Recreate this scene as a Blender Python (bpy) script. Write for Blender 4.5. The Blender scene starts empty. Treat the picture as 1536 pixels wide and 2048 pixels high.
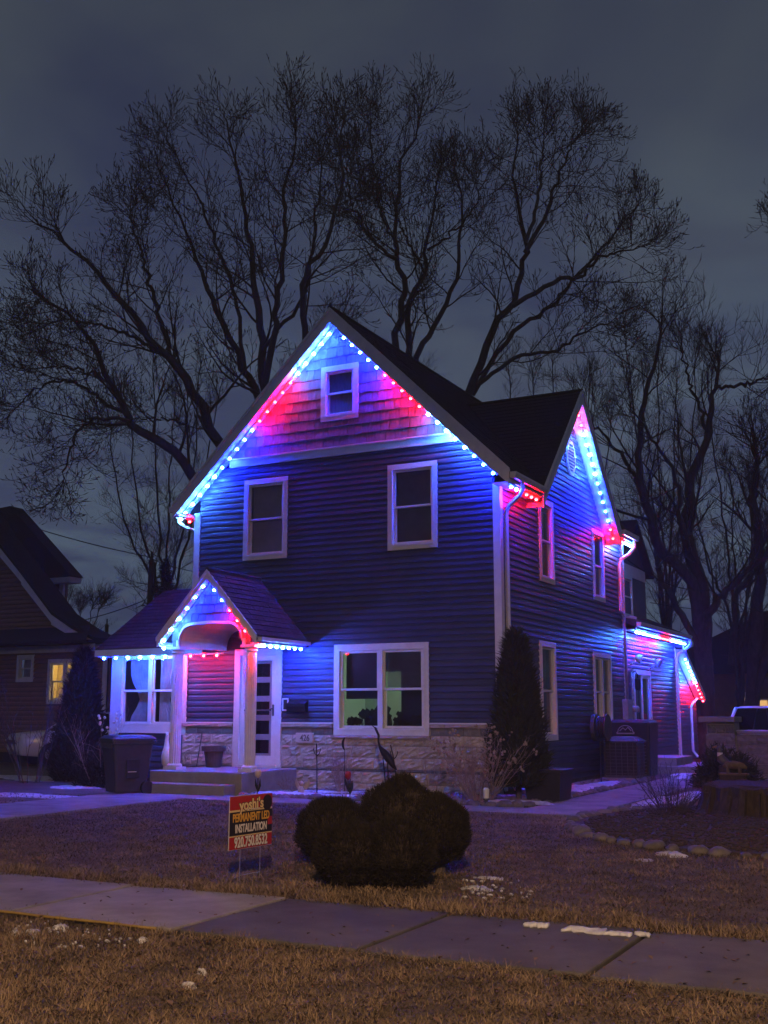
import bpy, math, random
import numpy as np
from mathutils import Vector, Matrix
R = math.radians
rnd = random.Random(7)
rng = np.random.default_rng(11)
scene = bpy.context.scene
COL = scene.collection

# ------------------------------------------------------------------ camera
F_PX, PITCH, YAW = 2229.0, R(10.19), R(27.27)
CAM = np.array([7.262, -18.635, 1.45])
cam_d = bpy.data.cameras.new('camera'); cam = bpy.data.objects.new('camera', cam_d); COL.objects.link(cam)
cam.location = CAM; cam.rotation_euler = (math.pi/2 + PITCH, 0, YAW)
cam_d.sensor_fit = 'VERTICAL'; cam_d.sensor_height = 24.0; cam_d.lens = 24.0*F_PX/2048.0
cam_d.clip_end = 2000; cam_d.clip_start = 0.05
scene.camera = cam

# ------------------------------------------------------------------ sky
w = bpy.data.worlds.new('World'); scene.world = w; w.use_nodes = True
nt = w.node_tree; nt.nodes.clear()
def wn(t, **k):
    n = nt.nodes.new(t)
    for a, b in k.items(): setattr(n, a, b)
    return n
L = nt.links.new
out = wn('ShaderNodeOutputWorld'); bg = wn('ShaderNodeBackground'); L(bg.outputs[0], out.inputs[0])
tc = wn('ShaderNodeTexCoord'); sep = wn('ShaderNodeSeparateXYZ'); L(tc.outputs['Generated'], sep.inputs[0])
# project the direction on a cloud sheet
zc = wn('ShaderNodeMath', operation='MAXIMUM'); L(sep.outputs['Z'], zc.inputs[0]); zc.inputs[1].default_value = 0.0
za = wn('ShaderNodeMath', operation='ADD'); L(zc.outputs[0], za.inputs[0]); za.inputs[1].default_value = 0.13
dx = wn('ShaderNodeMath', operation='DIVIDE'); L(sep.outputs['X'], dx.inputs[0]); L(za.outputs[0], dx.inputs[1])
dy = wn('ShaderNodeMath', operation='DIVIDE'); L(sep.outputs['Y'], dy.inputs[0]); L(za.outputs[0], dy.inputs[1])
cmb = wn('ShaderNodeCombineXYZ'); L(dx.outputs[0], cmb.inputs[0]); L(dy.outputs[0], cmb.inputs[1])
n1 = wn('ShaderNodeTexNoise'); n1.inputs['Scale'].default_value = 1.15; n1.inputs['Detail'].default_value = 5; n1.inputs['Roughness'].default_value = .5; n1.inputs['Distortion'].default_value = .5
L(cmb.outputs[0], n1.inputs['Vector'])
r1 = wn('ShaderNodeValToRGB'); L(n1.outputs['Fac'], r1.inputs[0])
r1.color_ramp.elements[0].position = .40; r1.color_ramp.elements[0].color = (.028, .037, .078, 1)
r1.color_ramp.elements[1].position = .62; r1.color_ramp.elements[1].color = (.064, .081, .104, 1)
# low sky: clearer, teal, behind thin dark streaks
rz = wn('ShaderNodeMapRange'); L(sep.outputs['Z'], rz.inputs[0]); rz.inputs[1].default_value = .02; rz.inputs[2].default_value = .50; rz.inputs[3].default_value = 1; rz.inputs[4].default_value = 0
n2 = wn('ShaderNodeTexNoise'); n2.inputs['Scale'].default_value = 2.6; n2.inputs['Detail'].default_value = 6; n2.inputs['Distortion'].default_value = .6
L(cmb.outputs[0], n2.inputs['Vector'])
r2 = wn('ShaderNodeValToRGB'); L(n2.outputs['Fac'], r2.inputs[0])
r2.color_ramp.elements[0].position = .40; r2.color_ramp.elements[0].color = (.046, .060, .128, 1)
r2.color_ramp.elements[1].position = .62; r2.color_ramp.elements[1].color = (.092, .132, .190, 1)
mx = wn('ShaderNodeMix', data_type='RGBA'); L(rz.outputs[0], mx.inputs[0]); L(r1.outputs[0], mx.inputs[6]); L(r2.outputs[0], mx.inputs[7])
zd = wn('ShaderNodeMapRange'); L(sep.outputs['Z'], zd.inputs[0]); zd.inputs[1].default_value = .30; zd.inputs[2].default_value = .75; zd.inputs[3].default_value = 1.08; zd.inputs[4].default_value = .62
zm = wn('ShaderNodeVectorMath', operation='SCALE'); L(r1.outputs[0], zm.inputs[0]); L(zd.outputs[0], zm.inputs['Scale'])
L(zm.outputs[0], mx.inputs[6])
sky = wn('ShaderNodeTexSky', sky_type='NISHITA'); sky.sun_disc = False; sky.sun_elevation = R(-3); sky.sun_rotation = R(150)
skm = wn('ShaderNodeMix', data_type='RGBA', blend_type='ADD'); skm.inputs[0].default_value = .02
L(mx.outputs[2], skm.inputs[6]); L(sky.outputs[0], skm.inputs[7]); L(skm.outputs[2], bg.inputs[0])
bg.inputs[1].default_value = 1.0

sun_d = bpy.data.lights.new('sun', 'SUN'); sun_d.energy = .02; sun_d.angle = R(12); sun_d.color = (.8, .88, 1)
sun = bpy.data.objects.new('sun', sun_d); COL.objects.link(sun); sun.rotation_euler = (R(40), 0, R(-30))
scene.view_settings.view_transform = 'Standard'; scene.view_settings.look = 'None'
scene.view_settings.exposure = 0.0; scene.view_settings.gamma = 1.0
scene.render.engine = 'CYCLES'
scene.cycles.max_bounces = 6; scene.cycles.diffuse_bounces = 3; scene.cycles.glossy_bounces = 3; scene.cycles.transparent_max_bounces = 12
scene.cycles.sample_clamp_indirect = 3; scene.cycles.caustics_reflective = False; scene.cycles.caustics_refractive = False

# ------------------------------------------------------------------ measuring helpers (photo pixel -> world)
_cp, _sp = math.cos(PITCH), math.sin(PITCH)
FWD = np.array([-math.sin(YAW)*_cp, math.cos(YAW)*_cp, _sp]); RGT = np.array([math.cos(YAW), math.sin(YAW), 0]); UP = np.cross(RGT, FWD)
def ray(x, y): return FWD + RGT*((x-768)/F_PX) - UP*((y-1024)/F_PX)
def onY(x, y, Y): r = ray(x, y); return CAM + r*((Y-CAM[1])/r[1])
def onX(x, y, X): r = ray(x, y); return CAM + r*((X-CAM[0])/r[0])
def onZ(x, y, Z=0): r = ray(x, y); return CAM + r*((Z-CAM[2])/r[2])
def onD(x, y, D): return CAM + ray(x, y)*D

# ------------------------------------------------------------------ materials
MATS = {}
def mat(name, c1, c2=None, scale=6.0, rough=.7, bump=0.0, bscale=None, metal=0.0, spec=.4, rand=0.0, stretch=None, detail=4):
    m = bpy.data.materials.new(name); m.use_nodes = True
    t = m.node_tree; b = t.nodes['Principled BSDF']
    b.inputs['Roughness'].default_value = rough; b.inputs['Metallic'].default_value = metal; b.inputs['Specular IOR Level'].default_value = spec
    c2 = c2 or tuple(v*.75 for v in c1)
    co = t.nodes.new('ShaderNodeTexCoord'); vec = co.outputs['Object']
    if stretch:
        mp = t.nodes.new('ShaderNodeMapping'); mp.inputs['Scale'].default_value = stretch; t.links.new(vec, mp.inputs[0]); vec = mp.outputs[0]
    n = t.nodes.new('ShaderNodeTexNoise'); n.inputs['Scale'].default_value = scale; n.inputs['Detail'].default_value = detail; n.inputs['Roughness'].default_value = .65
    t.links.new(vec, n.inputs['Vector'])
    rp = t.nodes.new('ShaderNodeValToRGB'); rp.color_ramp.elements[0].position = .33; rp.color_ramp.elements[1].position = .67
    rp.color_ramp.elements[0].color = (*c2, 1); rp.color_ramp.elements[1].color = (*c1, 1); t.links.new(n.outputs['Fac'], rp.inputs[0])
    colr = rp.outputs[0]
    if rand:
        oi = t.nodes.new('ShaderNodeObjectInfo'); mr = t.nodes.new('ShaderNodeMapRange'); t.links.new(oi.outputs['Random'], mr.inputs[0])
        mr.inputs[3].default_value = 1-rand; mr.inputs[4].default_value = 1+rand*.6
        hs = t.nodes.new('ShaderNodeHueSaturation'); t.links.new(mr.outputs[0], hs.inputs['Value']); t.links.new(colr, hs.inputs['Color']); colr = hs.outputs[0]
    t.links.new(colr, b.inputs['Base Color'])
    if bump:
        n2 = t.nodes.new('ShaderNodeTexNoise'); n2.inputs['Scale'].default_value = bscale or scale*4; n2.inputs['Detail'].default_value = 5
        t.links.new(vec, n2.inputs['Vector'])
        bp = t.nodes.new('ShaderNodeBump'); bp.inputs['Strength'].default_value = bump; bp.inputs['Distance'].default_value = .02
        t.links.new(n2.outputs['Fac'], bp.inputs['Height']); t.links.new(bp.outputs[0], b.inputs['Normal'])
    MATS[name] = m; return m
def emat(name, c, s):
    m = bpy.data.materials.new(name); m.use_nodes = True; t = m.node_tree; b = t.nodes['Principled BSDF']
    b.inputs['Base Color'].default_value = (.8, .8, .8, 1); b.inputs['Emission Color'].default_value = (*c, 1); b.inputs['Emission Strength'].default_value = s
    MATS[name] = m; return m
def glassmat(name, tint=(.80, .78, .82), k=.55):
    m = bpy.data.materials.new(name); m.use_nodes = True; t = m.node_tree; t.nodes.clear()
    o = t.nodes.new('ShaderNodeOutputMaterial'); mixs = t.nodes.new('ShaderNodeMixShader'); fr = t.nodes.new('ShaderNodeFresnel'); fr.inputs[0].default_value = 1.5
    ml = t.nodes.new('ShaderNodeMath'); ml.operation = 'MULTIPLY_ADD'; ml.inputs[1].default_value = 1.0; ml.inputs[2].default_value = .01
    tr = t.nodes.new('ShaderNodeBsdfTransparent'); tr.inputs[0].default_value = (*tint, 1)
    gl = t.nodes.new('ShaderNodeBsdfGlossy'); gl.inputs['Roughness'].default_value = .03; gl.inputs[0].default_value = (.9, .9, .9, 1)
    t.links.new(fr.outputs[0], ml.inputs[0])
    ge = t.nodes.new('ShaderNodeNewGeometry'); iv = t.nodes.new('ShaderNodeMath'); iv.operation = 'SUBTRACT'; iv.inputs[0].default_value = 1; t.links.new(ge.outputs['Backfacing'], iv.inputs[1])   # the pane's inner skin does not reflect again
    mu = t.nodes.new('ShaderNodeMath'); mu.operation = 'MULTIPLY'; t.links.new(ml.outputs[0], mu.inputs[0]); t.links.new(iv.outputs[0], mu.inputs[1]); t.links.new(mu.outputs[0], mixs.inputs[0])
    t.links.new(tr.outputs[0], mixs.inputs[1]); t.links.new(gl.outputs[0], mixs.inputs[2]); t.links.new(mixs.outputs[0], o.inputs[0])
    MATS[name] = m; return m
mat('siding', (.056, .062, .130), (.036, .041, .090), 1.7, .45, .05, 60, rand=.17, detail=8)
mat('trim', (.72, .72, .73), (.62, .62, .64), 5, .42, .04, 40)
mat('shake', (.125, .118, .145), (.075, .072, .092), 9, .7, .35, 60, rand=.22, stretch=(3, 3, .5))
mat('roof', (.052, .050, .055), (.030, .029, .033), 30, .95, .5, 140, rand=.30)
mat('stone', (.54, .48, .44), (.36, .32, .29), 7, .9, .7, 45, rand=.18)
mat('stone_grey', (.20, .20, .22), (.14, .14, .155), 7, .85, .4, 45, rand=.2)
mat('stone_cap', (.44, .36, .30), (.30, .25, .21), 9, .9, .6, 60, rand=.1)
mat('mortar', (.30, .28, .26), (.22, .21, .20), 20, .95, .3)
mat('concrete', (.29, .27, .25), (.165, .152, .14), 2.0, .9, .22, 120, rand=.12, detail=10)
mat('concrete_old', (.125, .112, .105), (.060, .054, .050), 1.8, .9, .25, 110, rand=.14, detail=10)
mat('slab', (.30, .285, .28), (.22, .21, .205), 3, .9, .15, 90)
mat('black_plastic', (.030, .030, .034), (.022, .022, .025), 8, .42, .05, 60)
mat('black_metal', (.018, .018, .02), None, 10, .5, metal=.4)
mat('grey_metal', (.36, .36, .38), (.28, .28, .30), 14, .5, .05, metal=.2)
mat('dark_metal', (.10, .10, .11), (.07, .07, .08), 12, .5, .08, metal=.2)
mat('bark', (.11, .092, .09), (.06, .05, .05), 7, .95, .8, 22, stretch=(1, 1, .35))
mat('twig', (.095, .075, .078), (.06, .048, .05), 5, .9)
mat('dry_twig', (.40, .31, .26), (.26, .19, .16), 12, .9)
mat('evergreen', (.040, .045, .020), (.018, .022, .012), 9, .85)
mat('yew', (.024, .017, .011), (.005, .0045, .0035), 12, .85)
mat('soil', (.055, .042, .033), (.03, .023, .019), 14, .95, .6)
mat('mulch', (.085, .058, .045), (.040, .028, .022), 20, .95, .3)
mat('pebble', (.25, .20, .18), (.12, .095, .085), 4, .8, .1, detail=2)
mat('cobble', (.21, .18, .16), (.11, .095, .085), 5, .8, .25, 30, rand=.25)
mat('snow', (.62, .64, .68), (.34, .34, .37), 9, .75, .5, 30)
mat('bin', (.045, .047, .055), (.035, .037, .044), 9, .5, .12, 60)
mat('terracotta', (.10, .065, .055), (.07, .045, .04), 8, .8, .1)
mat('white_paint', (.75, .75, .77), (.66, .66, .69), 6, .35)
mat('curtain', (.82, .80, .82), (.50, .48, .50), 4, .9)
mat('blind', (.42, .41, .44), (.34, .33, .36), 5, .7)
mat('interior', (.06, .06, .065), (.045, .045, .05), 3, .9)
mat('green_wall', (.50, .62, .46), (.44, .55, .41), 2, .9)
mat('rubber', (.02, .02, .02), None, 10, .85)
mat('yellow', (.36, .24, .05), (.22, .15, .04), 8, .7)
mat('red', (.45, .02, .02), (.30, .015, .015), 8, .6)
mat('sign_red', (.42, .022, .03), (.36, .018, .025), 4, .55)
mat('sign_dark', (.020, .016, .030), None, 4, .55)
mat('sign_cream', (.78, .58, .30), (.70, .50, .25), 8, .6)
mat('sign_gold', (.75, .40, .07), (.65, .33, .05), 14, .6)
mat('sign_white', (.74, .68, .66), (.66, .6, .6), 8, .6)
mat('coroplast', (.72, .66, .6), None, 8, .6)
mat('brown_siding', (.27, .155, .105), (.21, .12, .085), 3, .6, .05, 70, rand=.08)
mat('wood_dark', (.065, .045, .034), (.03, .021, .016), 6, .9, .8, 20, stretch=(4, 4, .4))
mat('asphalt', (.05, .05, .052), (.035, .035, .037), 25, .95, .4, 120)
mat('car_white', (.70, .70, .72), (.66, .66, .68), 2, .25, spec=.6)
mat('car_black', (.012, .012, .014), None, 2, .18, spec=.7)
mat('pole_wood', (.11, .085, .07), (.07, .055, .045), 6, .9, .4, 20, stretch=(4, 4, .3))
mat('plaque', (.55, .45, .40), (.48, .39, .34), 10, .8, .2)
mat('plaque_ink', (.16, .10, .09), None, 10, .8)
mat('block', (.22, .205, .20), (.14, .13, .13), 9, .92, .6, 50, rand=.15)
mat('ornament', (.15, .11, .055), (.09, .065, .03), 9, .85)
mat('block_glass', (.12, .12, .13), (.05, .05, .06), 30, .12, .8, 40, spec=.9)
mat('cream_wall', (.75, .66, .42), (.68, .58, .36), 3, .9)
mat('shade', (.48, .46, .50), (.34, .33, .36), 1.2, .9)
mat('dead_leaf', (.20, .12, .06), (.08, .05, .03), 3, .8)
mat('wire', (.015, .015, .015), None, 5, .7)
glassmat('glass'); glassmat('car_glass', (.10, .10, .11))
def ledmat(name, c, s):
    """a lens that throws most of its light down, as these fixtures do"""
    m = emat(name, c, s); t = m.node_tree; b = t.nodes['Principled BSDF']; g = t.nodes.new('ShaderNodeNewGeometry'); sx = t.nodes.new('ShaderNodeSeparateXYZ'); t.links.new(g.outputs['Normal'], sx.inputs[0])
    a = t.nodes.new('ShaderNodeMapRange'); t.links.new(sx.outputs['Z'], a.inputs[0]); a.inputs[1].default_value = .35; a.inputs[2].default_value = -.9; a.inputs[3].default_value = .11*s; a.inputs[4].default_value = s
    t.links.new(a.outputs[0], b.inputs['Emission Strength'])
# each bulb is far brighter than the exposure: the picture clips, the walls keep the hue
LED = 1400.0
ledmat('led_W', (.045, .20, 1.0), LED*.95)
ledmat('led_B', (.004, .016, 1.0), LED*2.5)
ledmat('led_R', (1.0, .003, .0045), LED*.62)
emat('lit_yellow', (1.0, .62, .12), 1.15)
emat('lit_amber', (1.0, .55, .16), .8)
emat('lamp_glow', (1.0, .85, .55), 2.2)
emat('lamp_lens', (1.0, .62, .30), 30)
# dormant lawn
def grassmat():
    m = mat('lawn', (.13, .098, .072), (.07, .053, .04), 1.6, .95, .9, 55, detail=8)
    return m
grassmat()
def blademat():
    m = bpy.data.materials.new('grass_blade'); m.use_nodes = True; t = m.node_tree; b = t.nodes['Principled BSDF']; b.inputs['Roughness'].default_value = .8; b.inputs['Specular IOR Level'].default_value = .15
    at = t.nodes.new('ShaderNodeAttribute'); at.attribute_name = 'tone'; rp = t.nodes.new('ShaderNodeValToRGB'); t.links.new(at.outputs['Fac'], rp.inputs[0])
    e = rp.color_ramp.elements; e[0].position = 0; e[0].color = (.055, .046, .024, 1); e[1].position = 1; e[1].color = (.34, .25, .155, 1)
    k = e.new(.45); k.color = (.175, .125, .080, 1)
    t.links.new(rp.outputs[0], b.inputs['Base Color']); MATS['grass_blade'] = m
blademat()

# ------------------------------------------------------------------ mesh helpers
WL = {}                                                     # world location of un-rotated parents
def thing(name, label, cat, loc=(0, 0, 0), rotz=0, group=None):
    o = bpy.data.objects.new(name, None); COL.objects.link(o); o.empty_display_size = .1
    o.location = loc; o.rotation_euler = (0, 0, rotz); o['label'] = label; o['category'] = cat
    if group: o['group'] = group
    WL[o] = Vector(loc); return o
def tag(o, label, cat, group=None):
    o['label'] = label; o['category'] = cat
    if group: o['group'] = group
    return o
class MB:
    def __init__(s): s.v = []; s.f = []
    def quadbox(s, p):                                       # 8 points: bottom 4 (ccw), top 4
        b = len(s.v); s.v += [tuple(q) for q in p]
        s.f += [(b+3, b+2, b+1, b), (b+4, b+5, b+6, b+7), (b, b+1, b+5, b+4), (b+1, b+2, b+6, b+5), (b+2, b+3, b+7, b+6), (b+3, b, b+4, b+7)]; return s
    def box(s, x0, x1, y0, y1, z0, z1):
        return s.quadbox([(x0, y0, z0), (x1, y0, z0), (x1, y1, z0), (x0, y1, z0), (x0, y0, z1), (x1, y0, z1), (x1, y1, z1), (x0, y1, z1)])
    def prism(s, pts, d):                                    # planar polygon + offset vector
        n = len(pts); b = len(s.v); d = Vector(d)
        s.v += [tuple(p) for p in pts] + [tuple(Vector(p)+d) for p in pts]
        s.f += [tuple(range(b+n-1, b-1, -1)), tuple(range(b+n, b+2*n))]
        s.f += [(b+i, b+(i+1) % n, b+n+(i+1) % n, b+n+i) for i in range(n)]; return s
    def tube(s, path, rad, sides=8, cap=True):
        path = [Vector(p) for p in path]; n = len(path); b = len(s.v)
        if not hasattr(rad, '__len__'): rad = [rad]*n
        ref = None
        for i, p in enumerate(path):
            t = (path[min(i+1, n-1)] - path[max(i-1, 0)]).normalized()
            if ref is None: ref = t.orthogonal().normalized()
            ref = (ref - t*ref.dot(t)); ref = ref.normalized() if ref.length > 1e-5 else t.orthogonal().normalized()
            bi = t.cross(ref)
            for k in range(sides):
                a = 2*math.pi*k/sides + math.pi/sides; s.v.append(tuple(p + (ref*math.cos(a) + bi*math.sin(a))*rad[i]))
        for i in range(n-1):
            for k in range(sides):
                a = b+i*sides+k; c = b+i*sides+(k+1) % sides; s.f.append((a, c, c+sides, a+sides))
        if cap: s.f.append(tuple(range(b+sides-1, b-1, -1))); s.f.append(tuple(range(b+(n-1)*sides, b+n*sides)))
        return s
    def lathe(s, prof, c=(0, 0, 0), sides=16, flute=0.0):     # prof: (r,z)
        b = len(s.v); n = len(prof)
        for r, z in prof:
            for k in range(sides):
                a = 2*math.pi*k/sides; rr = r*(1-flute*(k % 2)); s.v.append((c[0]+rr*math.cos(a), c[1]+rr*math.sin(a), c[2]+z))
        for i in range(n-1):
            for k in range(sides):
                a = b+i*sides+k; d = b+i*sides+(k+1) % sides; s.f.append((a, d, d+sides, a+sides))
        s.f.append(tuple(range(b+sides-1, b-1, -1))); s.f.append(tuple(range(b+(n-1)*sides, b+n*sides))); return s
    def ball(s, c, r, seg=8, rings=6, jit=0.0, rs=None):
        rs = rs or rnd; r = r if hasattr(r, '__len__') else (r, r, r); b = len(s.v)
        s.v.append((c[0], c[1], c[2]-r[2]))
        for i in range(1, rings):
            ph = math.pi*i/rings
            for k in range(seg):
                a = 2*math.pi*k/seg + (i % 2)*.3; q = 1+rs.uniform(-jit, jit)
                s.v.append((c[0]+r[0]*q*math.sin(ph)*math.cos(a), c[1]+r[1]*q*math.sin(ph)*math.sin(a), c[2]-r[2]*q*math.cos(ph)))
        s.v.append((c[0], c[1], c[2]+r[2])); e = len(s.v)-1
        for k in range(seg): s.f.append((b, b+1+(k+1) % seg, b+1+k)); s.f.append((e, e-seg+k, e-seg+(k+1) % seg))
        for i in range(rings-2):
            for k in range(seg):
                a = b+1+i*seg+k; d = b+1+i*seg+(k+1) % seg; s.f.append((a, d, d+seg, a+seg))
        return s
    def mesh(s, name, smooth=False):
        m = bpy.data.meshes.new(name); m.from_pydata(s.v, [], s.f)
        if smooth: m.polygons.foreach_set('use_smooth', [True]*len(m.polygons))
        m.update(); return m
    def build(s, name, material, parent=None, smooth=False, local=False, bevel=0):
        return link(name, s.mesh(name, smooth), material, parent, local, bevel)
def link(name, me, material, parent=None, local=False, bevel=0):
    if material: 
        me.materials.clear(); me.materials.append(MATS[material] if isinstance(material, str) else material)
    o = bpy.data.objects.new(name, me); COL.objects.link(o)
    if parent is not None:
        o.parent = parent
        if not local:
            if parent in WL: o.location = -WL[parent]
            WL[o] = Vector((0, 0, 0))
    else: WL[o] = Vector((0, 0, 0))
    if bevel:
        md = o.modifiers.new('bevel', 'BEVEL'); md.width = bevel; md.segments = 2; md.limit_method = 'ANGLE'
    return o
def bigmesh(name, V, Q, material, parent=None, smooth=False, tone=None):
    """fast mesh from numpy verts (n,3) and faces (m,k)"""
    me = bpy.data.meshes.new(name); k = Q.shape[1]
    me.vertices.add(len(V)); me.vertices.foreach_set('co', np.ascontiguousarray(V, dtype=np.float32).ravel())
    me.loops.add(Q.size); me.loops.foreach_set('vertex_index', np.ascontiguousarray(Q, dtype=np.int32).ravel())
    me.polygons.add(len(Q)); me.polygons.foreach_set('loop_start', np.arange(0, Q.size, k, dtype=np.int32))
    if smooth: me.polygons.foreach_set('use_smooth', np.ones(len(Q), dtype=bool))
    me.update(calc_edges=True)
    if tone is not None:
        a = me.attributes.new('tone', 'FLOAT', 'POINT'); a.data.foreach_set('value', tone.astype(np.float32))
    return link(name, me, material, parent)
def structure(o): o['kind'] = 'structure'; return o
def stuff(o): o['kind'] = 'stuff'; return o

def loft(mb, rings, cap=True):
    b = len(mb.v); n = len(rings[0])
    for r_ in rings: mb.v += r_
    for i in range(len(rings)-1):
        for k in range(n): a = b+i*n+k; c = b+i*n+(k+1) % n; mb.f.append((a, c, c+n, a+n))
    if cap: mb.f.append(tuple(range(b+n-1, b-1, -1))); mb.f.append(tuple(range(b+(len(rings)-1)*n, b+len(rings)*n)))
    return mb
class Frame:                                                # a wall plane: u along it, o outward, z up
    def __init__(s, O, U, N): s.O = Vector(O); s.U = Vector(U); s.N = Vector(N)
    def p(s, u, o, z): return s.O + s.U*u + s.N*o + Vector((0, 0, z))
    def box(s, mb, u0, u1, o0, o1, z0, z1):
        P = s.p
        q = [P(u0, o0, z0), P(u1, o0, z0), P(u1, o1, z0), P(u0, o1, z0), P(u0, o0, z1), P(u1, o0, z1), P(u1, o1, z1), P(u0, o1, z1)]
        if s.U.cross(Vector((0, 0, 1))).dot(s.N) > 0: q = [q[3], q[2], q[1], q[0], q[7], q[6], q[5], q[4]]
        return mb.quadbox(q)
FRONT = Frame((0, 0, 0), (1, 0, 0), (0, -1, 0))
SIDE = Frame((0, 0, 0), (0, 1, 0), (1, 0, 0))

def text(body, name, size, material, parent, matrix, ext=.002, xs=1.0, bold=0.0, align='CENTER'):
    c = bpy.data.curves.new(name, 'FONT'); c.body = body; c.size = size; c.align_x = align; c.align_y = 'CENTER'; c.extrude = ext; c.offset = bold
    c.resolution_u = 3
    tmp = bpy.data.objects.new('tmp', c); COL.objects.link(tmp)
    dg = bpy.context.evaluated_depsgraph_get(); me = bpy.data.meshes.new_from_object(tmp.evaluated_get(dg)); bpy.data.objects.remove(tmp)
    me.transform(Matrix.Scale(xs, 4, (1, 0, 0))); me.transform(matrix)
    return link(name, me, material, parent, local=True)

# ================================================================== GROUND
structure(MB().prism([(-400, -400, 0), (400, -400, 0), (400, 400, 0), (-400, 400, 0)], (0, 0, -.3)).build('ground', 'lawn'))
structure(MB().box(-60, 60, -23, -15.35, -.2, -.06).build('road', 'asphalt'))
# lower the verge at the road: kerb stones
kb = MB().box(-60, 60, -15.35, -15.2, -.2, .03); structure(kb.build('kerb', 'concrete_old'))
# public sidewalk: slab by slab
sw_y0, sw_y1 = -12.36, -10.93
sw = structure(MB().box(-14, 14, sw_y0-.02, sw_y1+.02, -.05, .003).build('sidewalk', 'soil'))
jx = [onZ(265, 1770, .03)[0], onZ(560, 1800, .03)[0], onZ(870, 1838, .03)[0], onZ(1275, 1880, .03)[0]]
step = (jx[3]-jx[0])/3
edges = [jx[0]-step*k for k in range(8, 0, -1)] + jx + [jx[3]+step*k for k in range(1, 5)]
for i in range(len(edges)-1):
    a, b = edges[i]+.012, edges[i+1]-.012; dz = rnd.uniform(-.006, .006); old = edges[i] > jx[1]-.3
    q = [(a, sw_y0, -.04), (b, sw_y0, -.04), (b, sw_y1, -.04), (a, sw_y1, -.04), (a, sw_y0, .03+dz), (b, sw_y0, .03-dz), (b, sw_y1, .032-dz), (a, sw_y1, .03+dz)]
    MB().quadbox(q).build('slab', 'concrete_old' if old else 'concrete', sw, bevel=.012)
# walk: porch steps -> street, with a branch along the flower bed and down the side of the house
wk = structure(MB().box(-6.45, -4.55, -10.9, -2.35, -.05, .016).build('front_walk', 'concrete'))
for k in range(6): MB().box(-6.44, -4.56, -10.86+1.42*k, -10.86+1.42*k+1.405, .0, .030).build('slab', 'concrete', wk, bevel=.008)
sp_ = structure(MB().box(-4.54, 2.35, -3.05, -2.15, -.05, .014).build('side_walk', 'concrete'))
for k in range(5): MB().box(-4.53+1.375*k, -4.53+1.375*k+1.36, -3.04, -2.16, 0, .028).build('slab', 'concrete', sp_, bevel=.008)
for k in range(12): MB().box(1.22, 2.34, -2.14+1.4*k, -2.14+1.4*k+1.385, -.04, .027).build('slab', 'concrete', sp_, bevel=.008)
# beds
structure(MB().prism([(-4.15, -2.1, 0), (.95, -2.1, 0), (1.18, -1.6, 0), (1.15, 5.6, 0), (0, 5.6, 0), (0, 0, 0), (-4.15, 0, 0)], (0, 0, .020)).build('flower_bed', 'soil'))
bc = (5.2, -3.2); 
structure(MB().prism([(bc[0]+2.75*math.cos(a), bc[1]+3.25*math.sin(a), 0) for a in np.linspace(0, 2*math.pi, 40, endpoint=False)], (0, 0, .035)).build('stump_bed', 'mulch'))
structure(MB().box(-24, -11.2, -10.9, 4.5, -.02, .012).build('driveway', 'concrete_old'))

# ================================================================== HOUSE
house = thing('house', 'two-storey slate-blue sided house strung with red, white and blue lights', 'house', (-3.4, 4, 0))
XC, XW = -3.37, -6.75                    # ridge, left wall
RZ, RS, OV = 9.37, .98, .35              # ridge height, slope, overhang
YB = 8.0                                 # back of the tall block
def zroof(x): return RZ - RS*abs(x-XC)
def lim_main(z, off=.27):
    d = (RZ-off-z)/RS; return max(XW, XC-d), min(0, XC+d)
DC, DZ, DS, DH = 4.15, 8.34, .997, 2.75  # side gable: centre, apex, slope, half width
PROF = [(-.04, 0), (.018, 0), (.026, .005), (.022, .066), (.006, .096), (.003, .124), (-.04, .124)]
nboard = [0]
def siding(fr, z0, z1, lim, openings, parent, material='siding', pitch=.1143, joined=None):
    z = z0
    while z < z1-.01:
        h = min(pitch, z1-z); zc = z+h*.5
        a, b = lim(min(z+h*.3, z1)); segs = [(a, b)]; jo = rnd.uniform(-.0015, .0025)
        for (u0, u1, q0, q1) in openings:
            if q0 < zc < q1:
                ns = []
                for (s, e) in segs:
                    if u1 <= s or u0 >= e: ns.append((s, e)); continue
                    if u0 > s: ns.append((s, u0))
                    if u1 < e: ns.append((u1, e))
                segs = ns
        for (s, e) in segs:
            if e-s < .03: continue
            mb = joined or MB(); b0 = len(mb.v); n = len(PROF); k = h/pitch
            for end in (0, 1):
                for (o, dz) in PROF:
                    zz = z+dz*k; la, lb = lim(zz); u = max(s, la) if end == 0 else min(e, lb)
                    if end == 0 and u > min(e, lb): u = min(e, lb)
                    mb.v.append(tuple(fr.p(u, o+(jo if o > 0 else 0), zz)))
            flip = fr.U.cross(Vector((0, 0, 1))).dot(fr.N) < 0
            fs = [(b0+i, b0+(i+1) % n, b0+n+(i+1) % n, b0+n+i) for i in range(n)] + [tuple(range(b0+n-1, b0-1, -1)), tuple(range(b0+n, b0+2*n))]
            mb.f += [f[::-1] for f in fs] if flip else fs
            if joined is None: mb.build('siding_board', material, parent); nboard[0] += 1
        z += pitch
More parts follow.
